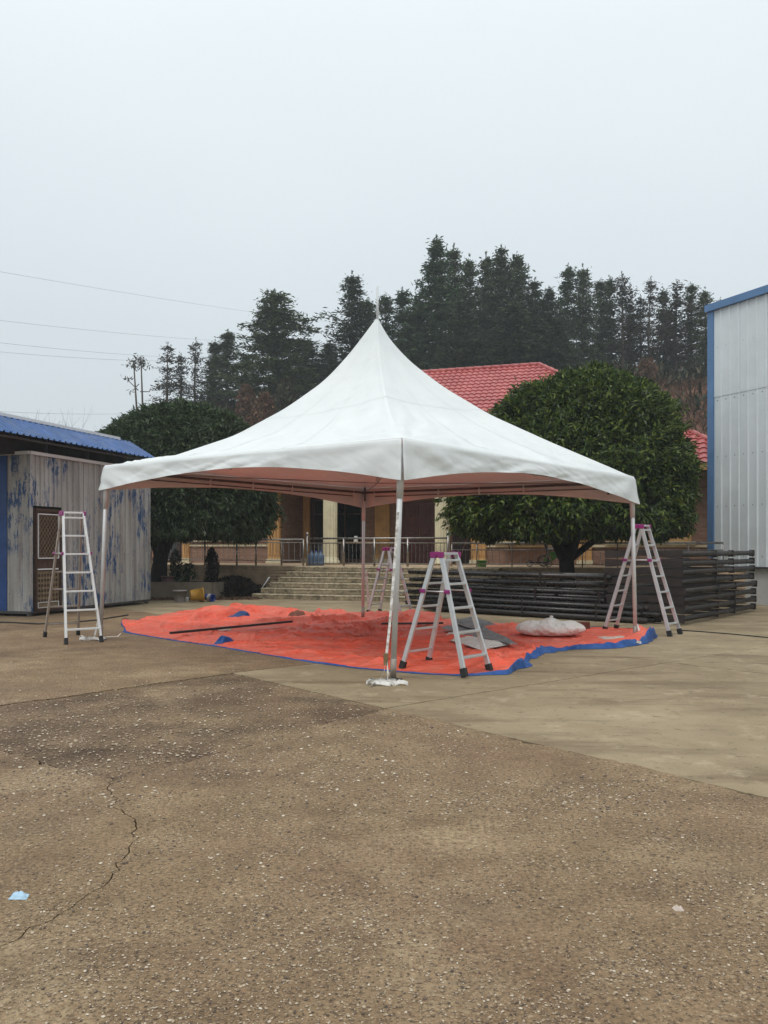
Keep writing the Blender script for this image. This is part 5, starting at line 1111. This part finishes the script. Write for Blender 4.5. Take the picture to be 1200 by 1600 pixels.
def loops(c, n, seed, rad=0.14):
    r = random.Random(seed); res = []
    for k in range(n):
        a0 = r.random() * 6.28; L = r.uniform(0.9, 1.5); rr_ = rad * r.uniform(0.5, 1.0); ox, oy = r.uniform(-0.14, 0.14), r.uniform(-0.06, 0.06)
        res.append([Vector((c.x + ox + rr_ * 1.4 * math.cos(a0 + L * 3.5 * j / 9), c.y + oy + rr_ * 0.7 * math.sin(a0 + L * 3.5 * j / 9), 0.012 + 0.035 * abs(math.sin(j * 1.1 + k)))) for j in range(10)])
    return res
gF = G(604, 1070)
strap('ratchet_strap', 'white tie-down strap hanging on the front tent pole with loops on the ground', [P(622, 800, yF), P(615, 900, yF), P(609, 975, yF - 0.02), P(604, 1022, yF - 0.05)], 0.03, loops(gF, 7, 2) + [[P(602, 1036, 9.5), P(600, 1050, 9.45), P(592, 1064, 9.4), P(578, 1072, 9.2) ], [P(605, 1036, 9.5), P(606, 1054, 9.45), P(604, 1070, 9.35)]], P(603, 1030, yF - 0.05))
gL = G(146, 1000); strap('ratchet_strap', 'white strap coiled on the ground at the left tent pole', [bL.lerp(TL_, 0.14) + Vector((-0.02, -0.05, 0)), bL.lerp(TL_, 0.07) + Vector((-0.05, -0.06, 0)), Vector((bL.x - 0.08, bL.y - 0.1, 0.02))], 0.03, loops(gL, 3, 4, 0.12) + [[G(125, 993), G(138, 999), G(160, 996), G(185, 995), G(190, 990)]])
gR = G(992, 1001); strap('ratchet_strap', 'white strap at the foot of the right tent pole', [bR.lerp(TR, 0.10) + Vector((0.02, -0.045, 0)), bR.lerp(TR, 0.05) + Vector((0.05, -0.06, 0)), Vector((bR.x + 0.07, bR.y - 0.14, 0.06))], 0.03, [[G(985, 1000, 0.06), G(996, 1003, 0.06), G(1002, 1004, 0.05)]])
strap('ratchet_strap', 'white strap hanging beside the back tent pole', [P(572, 890, 18.0), P(574, 920, 17.95), P(577, 952, 17.9)], 0.05, [])

# ================================================================ black steel frames and pipes
FA, FB = Vector((5.9, 16.5, 0)), Vector((8.95, 20.15, 0)); FDv = (FB - FA).normalized(); FLn = (FB - FA).length; FW = Vector((-FDv.y, FDv.x, 0)) * 1.55
order = ['lowest', 'second', 'third', 'fourth', 'fifth', 'sixth', 'seventh', 'topmost']
for k in range(8):
    z = 0.12 + k * 0.184; jx = random.uniform(-0.05, 0.05); sh = FDv * jx + FW * random.uniform(-0.02, 0.02)
    lab = f'{order[k]} black steel barrier of the tall stack in front of the warehouse' if k in (0, 7) else f'{order[k]} black steel barrier from the bottom of the tall stack by the warehouse'
    t = thing('steel_barrier', lab, 'steel barrier', FA + sh + Vector((0, 0, z - 0.09)), 0, 'black barriers stacked by the warehouse')
    dz = Vector((0, 0, 1))
    for o in (0.0, 1.0):
        base = FA + sh + FW * o
        MB().tube([base + dz * z, base + FDv * FLn + dz * (z + random.uniform(-0.015, 0.015))], 0.056, 12).build('pipe', M['dusty_black_paint'], t, True)
    for s in (0.05, 0.42 * FLn, 0.66 * FLn, FLn - 0.06):
        n = 17; vs = []
        for i in range(n):
            f = i / (n - 1); lo = z - 0.085 + 0.05 * math.sin(math.pi * f) ** 2 * (1 if s < 0.1 else 1.3) ; hi = z + 0.085 - 0.018 * math.sin(2 * math.pi * f) ** 2
            if s > 0.1: lo, hi = z - 0.05, z + 0.02
            for th in (-0.006, 0.006):
                p = FA + sh + FDv * (s - 0.05 + th) + FW * (-0.03 + 1.06 * f); vs += [p + dz * lo, p + dz * hi]
        fs = []
        for i in range(n - 1):
            a = i * 4; b = a + 4; fs += [(a, b, b + 1, a + 1), (a + 2, a + 3, b + 3, b + 2), (a + 1, b + 1, b + 3, a + 3), (a, a + 2, b + 2, b)]
        MB().add(vs, fs).build('end_plate' if s < 0.1 or s > FLn - 0.1 else 'cross_plate', M['dusty_black_paint'], t)
    for s in (0.42 * FLn, 0.66 * FLn, FLn - 0.06):
        MB().box(FA + sh + FDv * s + dz * z, (0.05, 0.12, 0.15), math.atan2(FDv.y, FDv.x)).build('lug', M['dusty_black_paint'], t)
MB().box(FA + FDv * (FLn - 0.12) + Vector((0, 0, 1.53)), (0.16, 0.03, 0.09), math.atan2(FDv.y, FDv.x))
# long frames, upper stack
QA, QB = Vector((4.72, 17.55, 0)), Vector((0.62, 21.5, 0)); QD = (QB - QA).normalized(); QL = (QB - QA).length; QW = Vector((-QD.y, QD.x, 0)); QW = QW if QW.y > 0 else -QW; QW = QW * 0.9
for k, z in enumerate((0.10, 0.27, 0.42, 0.57, 0.74, 0.92)):
    sh = QD * random.uniform(-0.25, 0.12) + QW * (0.12 * random.uniform(-1, 1)); z2 = z + random.uniform(-0.03, 0.03)
    t = thing('pipe_frame', f'{order[k] if k < 5 else "topmost"} long black pipe frame of the low stack behind the tarpaulin', 'pipe frame', QA + sh + Vector((0, 0, z - 0.06)), 0, 'long black pipe frames')
    for o in (0.0, 1.0): MB().tube([QA + sh + QW * o + Vector((0, 0, z)), QB + sh + QW * o + Vector((0, 0, z2))], 0.052, 10).build('pipe', M['black_paint'], t, True)
    for s in (0.1, 1.7, 3.6, QL - 0.1):
        p = QA + sh + QD * s + Vector((0, 0, z)); MB().bar(p, p + QW, 0.05, 0.06).build('cross_bar', M['black_paint'], t)
        if s < 0.2 or s == 1.7: soft(MB().box(p + Vector((0, 0, 0.0)) - QW * 0.07, (0.05, 0.03, 0.15), math.atan2(QD.y, QD.x)).build('lug', M['black_paint'], t))
LA, LB = Vector((5.35, 16.65, 0)), Vector((1.05, 20.15, 0)); LDv = (LB - LA).normalized(); LW = Vector((-LDv.y, LDv.x, 0)); LW = LW if LW.y > 0 else -LW
rowname = ['bottom', 'middle', 'top']; depth = ['front', 'second', 'third', 'rear']
for k, (z, cntp) in enumerate(((0.075, 4), (0.19, 4), (0.305, 3))):
    for j in range(cntp):
        sh = LW * (0.13 * j + 0.06 * k) + LDv * random.uniform(-0.2, 0.35)
        tag(MB().tube([LA + sh + Vector((0, 0, z)), LB + sh + Vector((0, 0, z + random.uniform(-0.01, 0.02)))], 0.054, 12).build('steel_pipe', M['black_paint' if (j + k) % 3 else 'dusty_black_paint'], None, True), f'{depth[j] if j < cntp - 1 else "rear"} black steel pipe in the {rowname[k]} row of the low bundle behind the tarpaulin', 'pipe', f'{rowname[k]} row of the black pipe bundle')
for s in (1.15, 2.9):
    p = LA + LDv * s - LW * 0.075; tag(MB().bar(p, p + Vector((0, 0, 0.42)), 0.03, 0.03).build('bundle_stake', M['black_paint']), ('thin black stake holding the pipe bundle, nearer the right ladder' if s < 2 else 'thin black stake holding the pipe bundle, nearer the front ladder'), 'stake')
MB_ = None
# ================================================================ planter corner at left
pl = thing('planter_bed', 'low stained concrete planter wall under the left round tree', 'planter', P(280, 935, 25.2) * 1.0)
pa0, pa1 = G(215, 936), G(330, 936)
pw = MB().bar(Vector((pa0.x - 1.2, pa0.y + 0.35, 0.24)), Vector((pa1.x, pa1.y, 0.24)), 0.16, 0.52); pw.build('wall', M['plaster_grey'], pl)
MB().bar(Vector((pa1.x, pa1.y + 0.1, 0.23)), Vector((pa1.x + 0.55, pa1.y + 2.6, 0.23)), 0.16, 0.5).build('wall', M['plaster_grey'], pl)
MB().prism([(pa0.x - 1.2, pa0.y + 0.43), (pa1.x, pa1.y + 0.08), (pa1.x + 0.5, pa1.y + 2.5), (pa0.x - 0.7, pa0.y + 3.2)], 0.0, 0.42).build('soil', M['dirt'], pl)
def pot(name, label, cat, c, r0, r1, h, mat, tilt=None, rim=True, group=None, bail=False, lid=None):
    t = thing(name, label, cat, c, 0, group); Mx = tilt or Matrix.Identity(3)
    pr = [(r0 * 0.97, 0.0), (r0, 0.01), (r1, h * 0.97)] + ([(r1 * 1.08, h * 0.9), (r1 * 1.08, h), (r1 * 0.95, h), (r1 * 0.9, h * 0.8), (r0 * 0.85, 0.03)] if rim else [(r1, h), (r1 * 0.93, h), (r0 * 0.9, 0.03)])
    MB().lathe((0, 0, 0), pr, 18, Mx).build('body', M[mat], t, True, True)
    if bail: MB().tube([Mx @ Vector((r1 * 1.06 * math.cos(k), r1 * 1.06 * math.sin(k) * 0.5, h * 0.9 - r1 * 0.9 * math.sin(k))) for k in np.linspace(0, math.pi, 9)], 0.008, 5).build('handle', M['dark_steel'], t, True, True)
    return t
TX90 = Matrix.Rotation(R(90), 3, 'X')
pot('flower_pot', 'pale pink pot on the planter wall', 'pot', Vector((G(260, 935).x, 25.35, 0.50)), 0.17, 0.21, 0.17, 'pink_plastic')
pot('paint_bucket', 'grey paint bucket standing upright by the planter wall', 'bucket', G(281, 941), 0.14, 0.18, 0.34, 'grey_plastic', bail=True)
pot('paint_tin', 'small white tin on the ground beside the grey bucket', 'tin', G(292, 940), 0.05, 0.05, 0.12, 'white_paint', rim=False)
tl = Matrix.Rotation(R(86), 3, 'Y') @ Matrix.Identity(3); tl = Matrix.Rotation(R(20), 3, 'Z') @ tl
pot('yellow_bucket', 'dirty yellow bucket lying on its side near the planter', 'bucket', G(303, 941) + Vector((-0.1, 0, 0.19)), 0.15, 0.19, 0.36, 'yellow_plastic', tl, bail=True)
tl2 = Matrix.Rotation(R(-25), 3, 'Z') @ Matrix.Rotation(R(100), 3, 'Y')
t = pot('blue_bucket', 'small blue and white pail tipped over beside the yellow bucket', 'bucket', G(322, 940) + Vector((0, 0, 0.14)), 0.09, 0.12, 0.24, 'blue_plastic', tl2, bail=True)
MB().lathe((0, 0, 0), [(0.108, 0.10), (0.124, 0.2), (0.124, 0.2), (0.109, 0.1)], 18, tl2).build('label_band', M['white_paint'], t, True, True)
shrub('dry_shrub', 'dark upright withered conifer shrub in the planter', Vector((G(322, 936).x, 25.7, 0.3)), 0.30, 1.2, 1100, 'dry_shrub', 0.13, 31)
shrub('dry_shrub', 'heap of dark cut branches and dead leaves against the terrace wall', Vector((G(365, 932).x, 26.2, -0.02)), 1.15, 0.62, 3200, 'dry_shrub', 0.16, 32)
shrub('dry_shrub', 'low spill of dead branches right of the cut heap', Vector((G(396, 933).x, 26.3, -0.02)), 0.7, 0.34, 1200, 'dry_shrub', 0.14, 33)
shrub('potted_plant', 'thin dark leafy plant on the planter in front of the terrace', Vector((G(285, 935).x, 25.9, 0.42)), 0.5, 0.62, 190, 'leaf_left', 0.17, 34)
shrub('potted_plant', 'small dark leafy sprig hanging by the left tree trunk', Vector((G(263, 935).x, 26.1, 0.5)), 0.25, 0.95, 220, 'leaf_left', 0.18, 35)
n = 2600; r = np.random.default_rng(9); gx = r.uniform(G(235, 935).x, G(408, 935).x, n); gy = 24.75 + (gx + 6) * 0.12 + r.normal(0, 0.22, n)
blades('dead_leaves', np.stack([gx, gy, np.full(n, 0.002)], -1), 0.09, 0.04, 2.2, 'dry_grass', 'dead leaves and dry grass along the foot of the planter', 'dead leaves', 7)
a, b = G(402, 932) + Vector((0, -0.1, 0.03)), hp(A(421, -1.2), -1.2, 0.62); tag(MB().tube([a, b], 0.02, 6).build('white_stick', M['white_paint'], None, True), 'white stick leaning on the left end of the stone steps', 'stick')
# ================================================================ things on the terrace
def tp_(px, b, z=PZ): return hp(A(px, b), b, z)
for i, px in enumerate((487, 494, 501)):
    t = thing('water_jug', ('leftmost', 'middle', 'rightmost')[i] + ' of three clear blue water jugs behind the porch railing', 'water jug', tp_(px, 0.45), 0, 'water jugs on the porch')
    MB().lathe((0, 0, 0), [(0.10, 0), (0.125, 0.02), (0.125, 0.12), (0.115, 0.14), (0.125, 0.16), (0.125, 0.3), (0.1, 0.36), (0.035, 0.42), (0.035, 0.46)], 14).build('body', M['clear_blue_plastic'], t, True, True); MB().lathe((0, 0, 0.46), [(0.038, 0), (0.038, 0.03)], 10).build('cap', M['blue_plastic'], t, True, True)
tag(soft(MB().box(tp_(555, 3.2, PZ + 0.75), (1.5, 0.6, 0.05), -TH).build('table_board', M['wood'])), 'wooden board table top on the porch behind the railing', 'table') if False else None
tbl = thing('wooden_table', 'plain wooden table on the porch behind the railing', 'table', tp_(560, 2.6), -TH)
soft(MB().box((0, 0, 0.76), (1.5, 0.6, 0.05)).build('top', M['wood'], tbl, False, True))
for sx_ in (-0.68, 0.68):
    for sy_ in (-0.24, 0.24): MB().box((sx_, sy_, 0.37), (0.05, 0.05, 0.735)).build('leg', M['wood'], tbl, False, True)
pot('white_jar', 'small pale jar standing on the wooden porch table', 'jar', tp_(556, 2.6, PZ + 0.79), 0.08, 0.06, 0.2, 'white_paint', rim=False)
pot('teal_basin', 'teal plastic basin on the window sill right of the porch', 'basin', tp_(824, BW - 0.35, zz(824, 848, BW - 0.35)), 0.22, 0.3, 0.16, 'teal_plastic')
sb = thing('sill_shelf', 'narrow shelf under the basin on the brick wall', 'shelf', tp_(824, BW - 0.3, 1.6), -TH)
soft(MB().box((0, 0.0, zz(824, 848, BW - 0.35) - 1.6 - 0.03), (1.6, 0.5, 0.04)).build('board', M['cream_stone'], sb, False, True))
for sx_ in (-0.6, 0.6): MB().bar((sx_, 0.2, -0.2), (sx_, -0.2, zz(824, 848, BW - 0.35) - 1.66), 0.03, 0.03).build('bracket', M['dark_steel'], sb, False, True)
pot('green_pot', 'small pale green pot on the terrace by the thin railing', 'pot', tp_(753, 0.5), 0.13, 0.16, 0.2, 'green_plastic')
br = thing('broom', 'broom leaning against the brick wall right of the porch column', 'broom', tp_(722, 2.2)); MB().tube([tp_(716, 2.0, PZ + 0.05), tp_(736, 3.2, PZ + 1.35)], 0.014, 6).build('handle', M['red_wood'], br, True); MB().lathe(tp_(716, 2.0, PZ), [(0.12, 0), (0.1, 0.08), (0.02, 0.16)], 8).build('head', M['wood'], br)
# child bicycle: bright green and white
def wheel(par, c, r, ax, mat='black_rubber'):
    pts = [c + r * (E1 * math.cos(k) + Vector((0, 0, math.sin(k)))) for k in np.linspace(0, 2 * math.pi, 25)]
    w = MB().tube(pts, r * 0.13, 6, False).build('wheel', M[mat], par, True)
    sp_ = MB()
    for k in range(8): sp_.tube([c, c + r * (E1 * math.cos(k * 0.785) + Vector((0, 0, math.sin(k * 0.785))))], 0.006, 4)
    sp_.tube([c - E2 * 0.04, c + E2 * 0.04], 0.03, 8); sp_.build('spokes', M['rail_steel'], w)
bk = thing('kids_bicycle', 'bright green and white child bicycle behind the terrace railing', 'bicycle', tp_(866, 1.2)); b0 = tp_(866, 1.2)
for dx in (-0.33, 0.33): wheel(bk, b0 + E1 * dx + Vector((0, 0, 0.18)), 0.16, E2)
fr_ = MB()
for p, q in (((-0.33, .18), (-0.05, .2)), ((-0.05, .2), (-0.14, .52)), ((-0.33, .18), (-0.12, .42)), ((-0.12, .42), (0.22, .48)), ((-0.05, .2), (0.22, .44)), ((0.33, .18), (0.2, .62))): fr_.tube([b0 + E1 * p[0] + Vector((0, 0, p[1])), b0 + E1 * q[0] + Vector((0, 0, q[1]))], 0.026, 7)
fr_.build('bike_frame', M['green_plastic'], bk, True)
soft(MB().box(b0 + E1 * 0.1 + Vector((0, 0, 0.36)), (0.34, 0.05, 0.2), -TH).build('guard', M['green_plastic'], bk), 0.02); MB().tube([b0 + E1 * 0.19 - E2 * 0.2 + Vector((0, 0, .64)), b0 + E1 * 0.19 + E2 * 0.2 + Vector((0, 0, .64))], 0.018, 6).build('handlebar', M['black_rubber'], bk, True)
soft(MB().box(b0 + E1 * -0.15 + Vector((0, 0, .55)), (0.24, 0.12, 0.07), -TH).build('saddle', M['white_paint'], bk), 0.02); soft(MB().box(b0 + E1 * 0.25 - E2 * 0.05 + Vector((0, 0, .52)), (0.2, 0.16, 0.16), -TH).build('basket', M['white_paint'], bk), 0.02)
sc2 = thing('kick_scooter', 'dark kick scooter beside the green child bicycle', 'scooter', tp_(843, 1.0)); b0 = tp_(843, 1.0)
for dx in (-0.3, 0.28): wheel(sc2, b0 + E1 * dx + Vector((0, 0, 0.1)), 0.09, E2)
soft(MB().bar(b0 + E1 * -0.3 + Vector((0, 0, 0.13)), b0 + E1 * 0.25 + Vector((0, 0, 0.13)), 0.13, 0.04).build('deck', M['black_rubber'], sc2)); MB().tube([b0 + E1 * 0.28 + Vector((0, 0, 0.1)), b0 + E1 * 0.14 + Vector((0, 0, 0.85))], 0.02, 7).build('stem', M['dark_steel'], sc2, True); MB().tube([b0 + E1 * 0.14 - E2 * 0.2 + Vector((0, 0, .85)), b0 + E1 * 0.14 + E2 * 0.2 + Vector((0, 0, .85))], 0.016, 6).build('handlebar', M['black_rubber'], sc2, True)
# hoses
for name, pts, rad, lab in (('black_hose', [G(-40, 972), G(20, 974), G(60, 976), G(110, 974), G(150, 970), G(200, 962)], 0.016, 'thin black hose on the ground along the foot of the shed'),
                            ('black_cable', [G(1058, 985), G(1100, 988), G(1150, 992), G(1210, 998)], 0.010, 'thin dark cable on the concrete in front of the warehouse')):
    tag(MB().tube([p + Vector((0, 0, rad)) for p in pts], rad, 6).build(name, M['black_rubber'], None, True), lab, name.split('_')[1])

# ================================================================ haze
hz = MB().box((0, 75, 15.5), (330, 250, 35)).build('haze', None) if False else None
hm = bpy.data.materials.new('haze_air'); hm.use_nodes = True; hn = hm.node_tree.nodes; hn.clear()
ho = hn.new('ShaderNodeOutputMaterial'); hv_ = hn.new('ShaderNodeVolumePrincipled'); hv_.inputs['Color'].default_value = (0.88, 0.93, 0.97, 1); hv_.inputs['Density'].default_value = 0.0011; hv_.inputs['Anisotropy'].default_value = 0.0
hm.node_tree.links.new(hv_.outputs[0], ho.inputs['Volume'])
tag(MB().box((0, 75, 15.5), (330, 250, 35)).build('haze', hm), 'thin pale winter haze over the whole yard and hill', 'haze', kind='stuff')
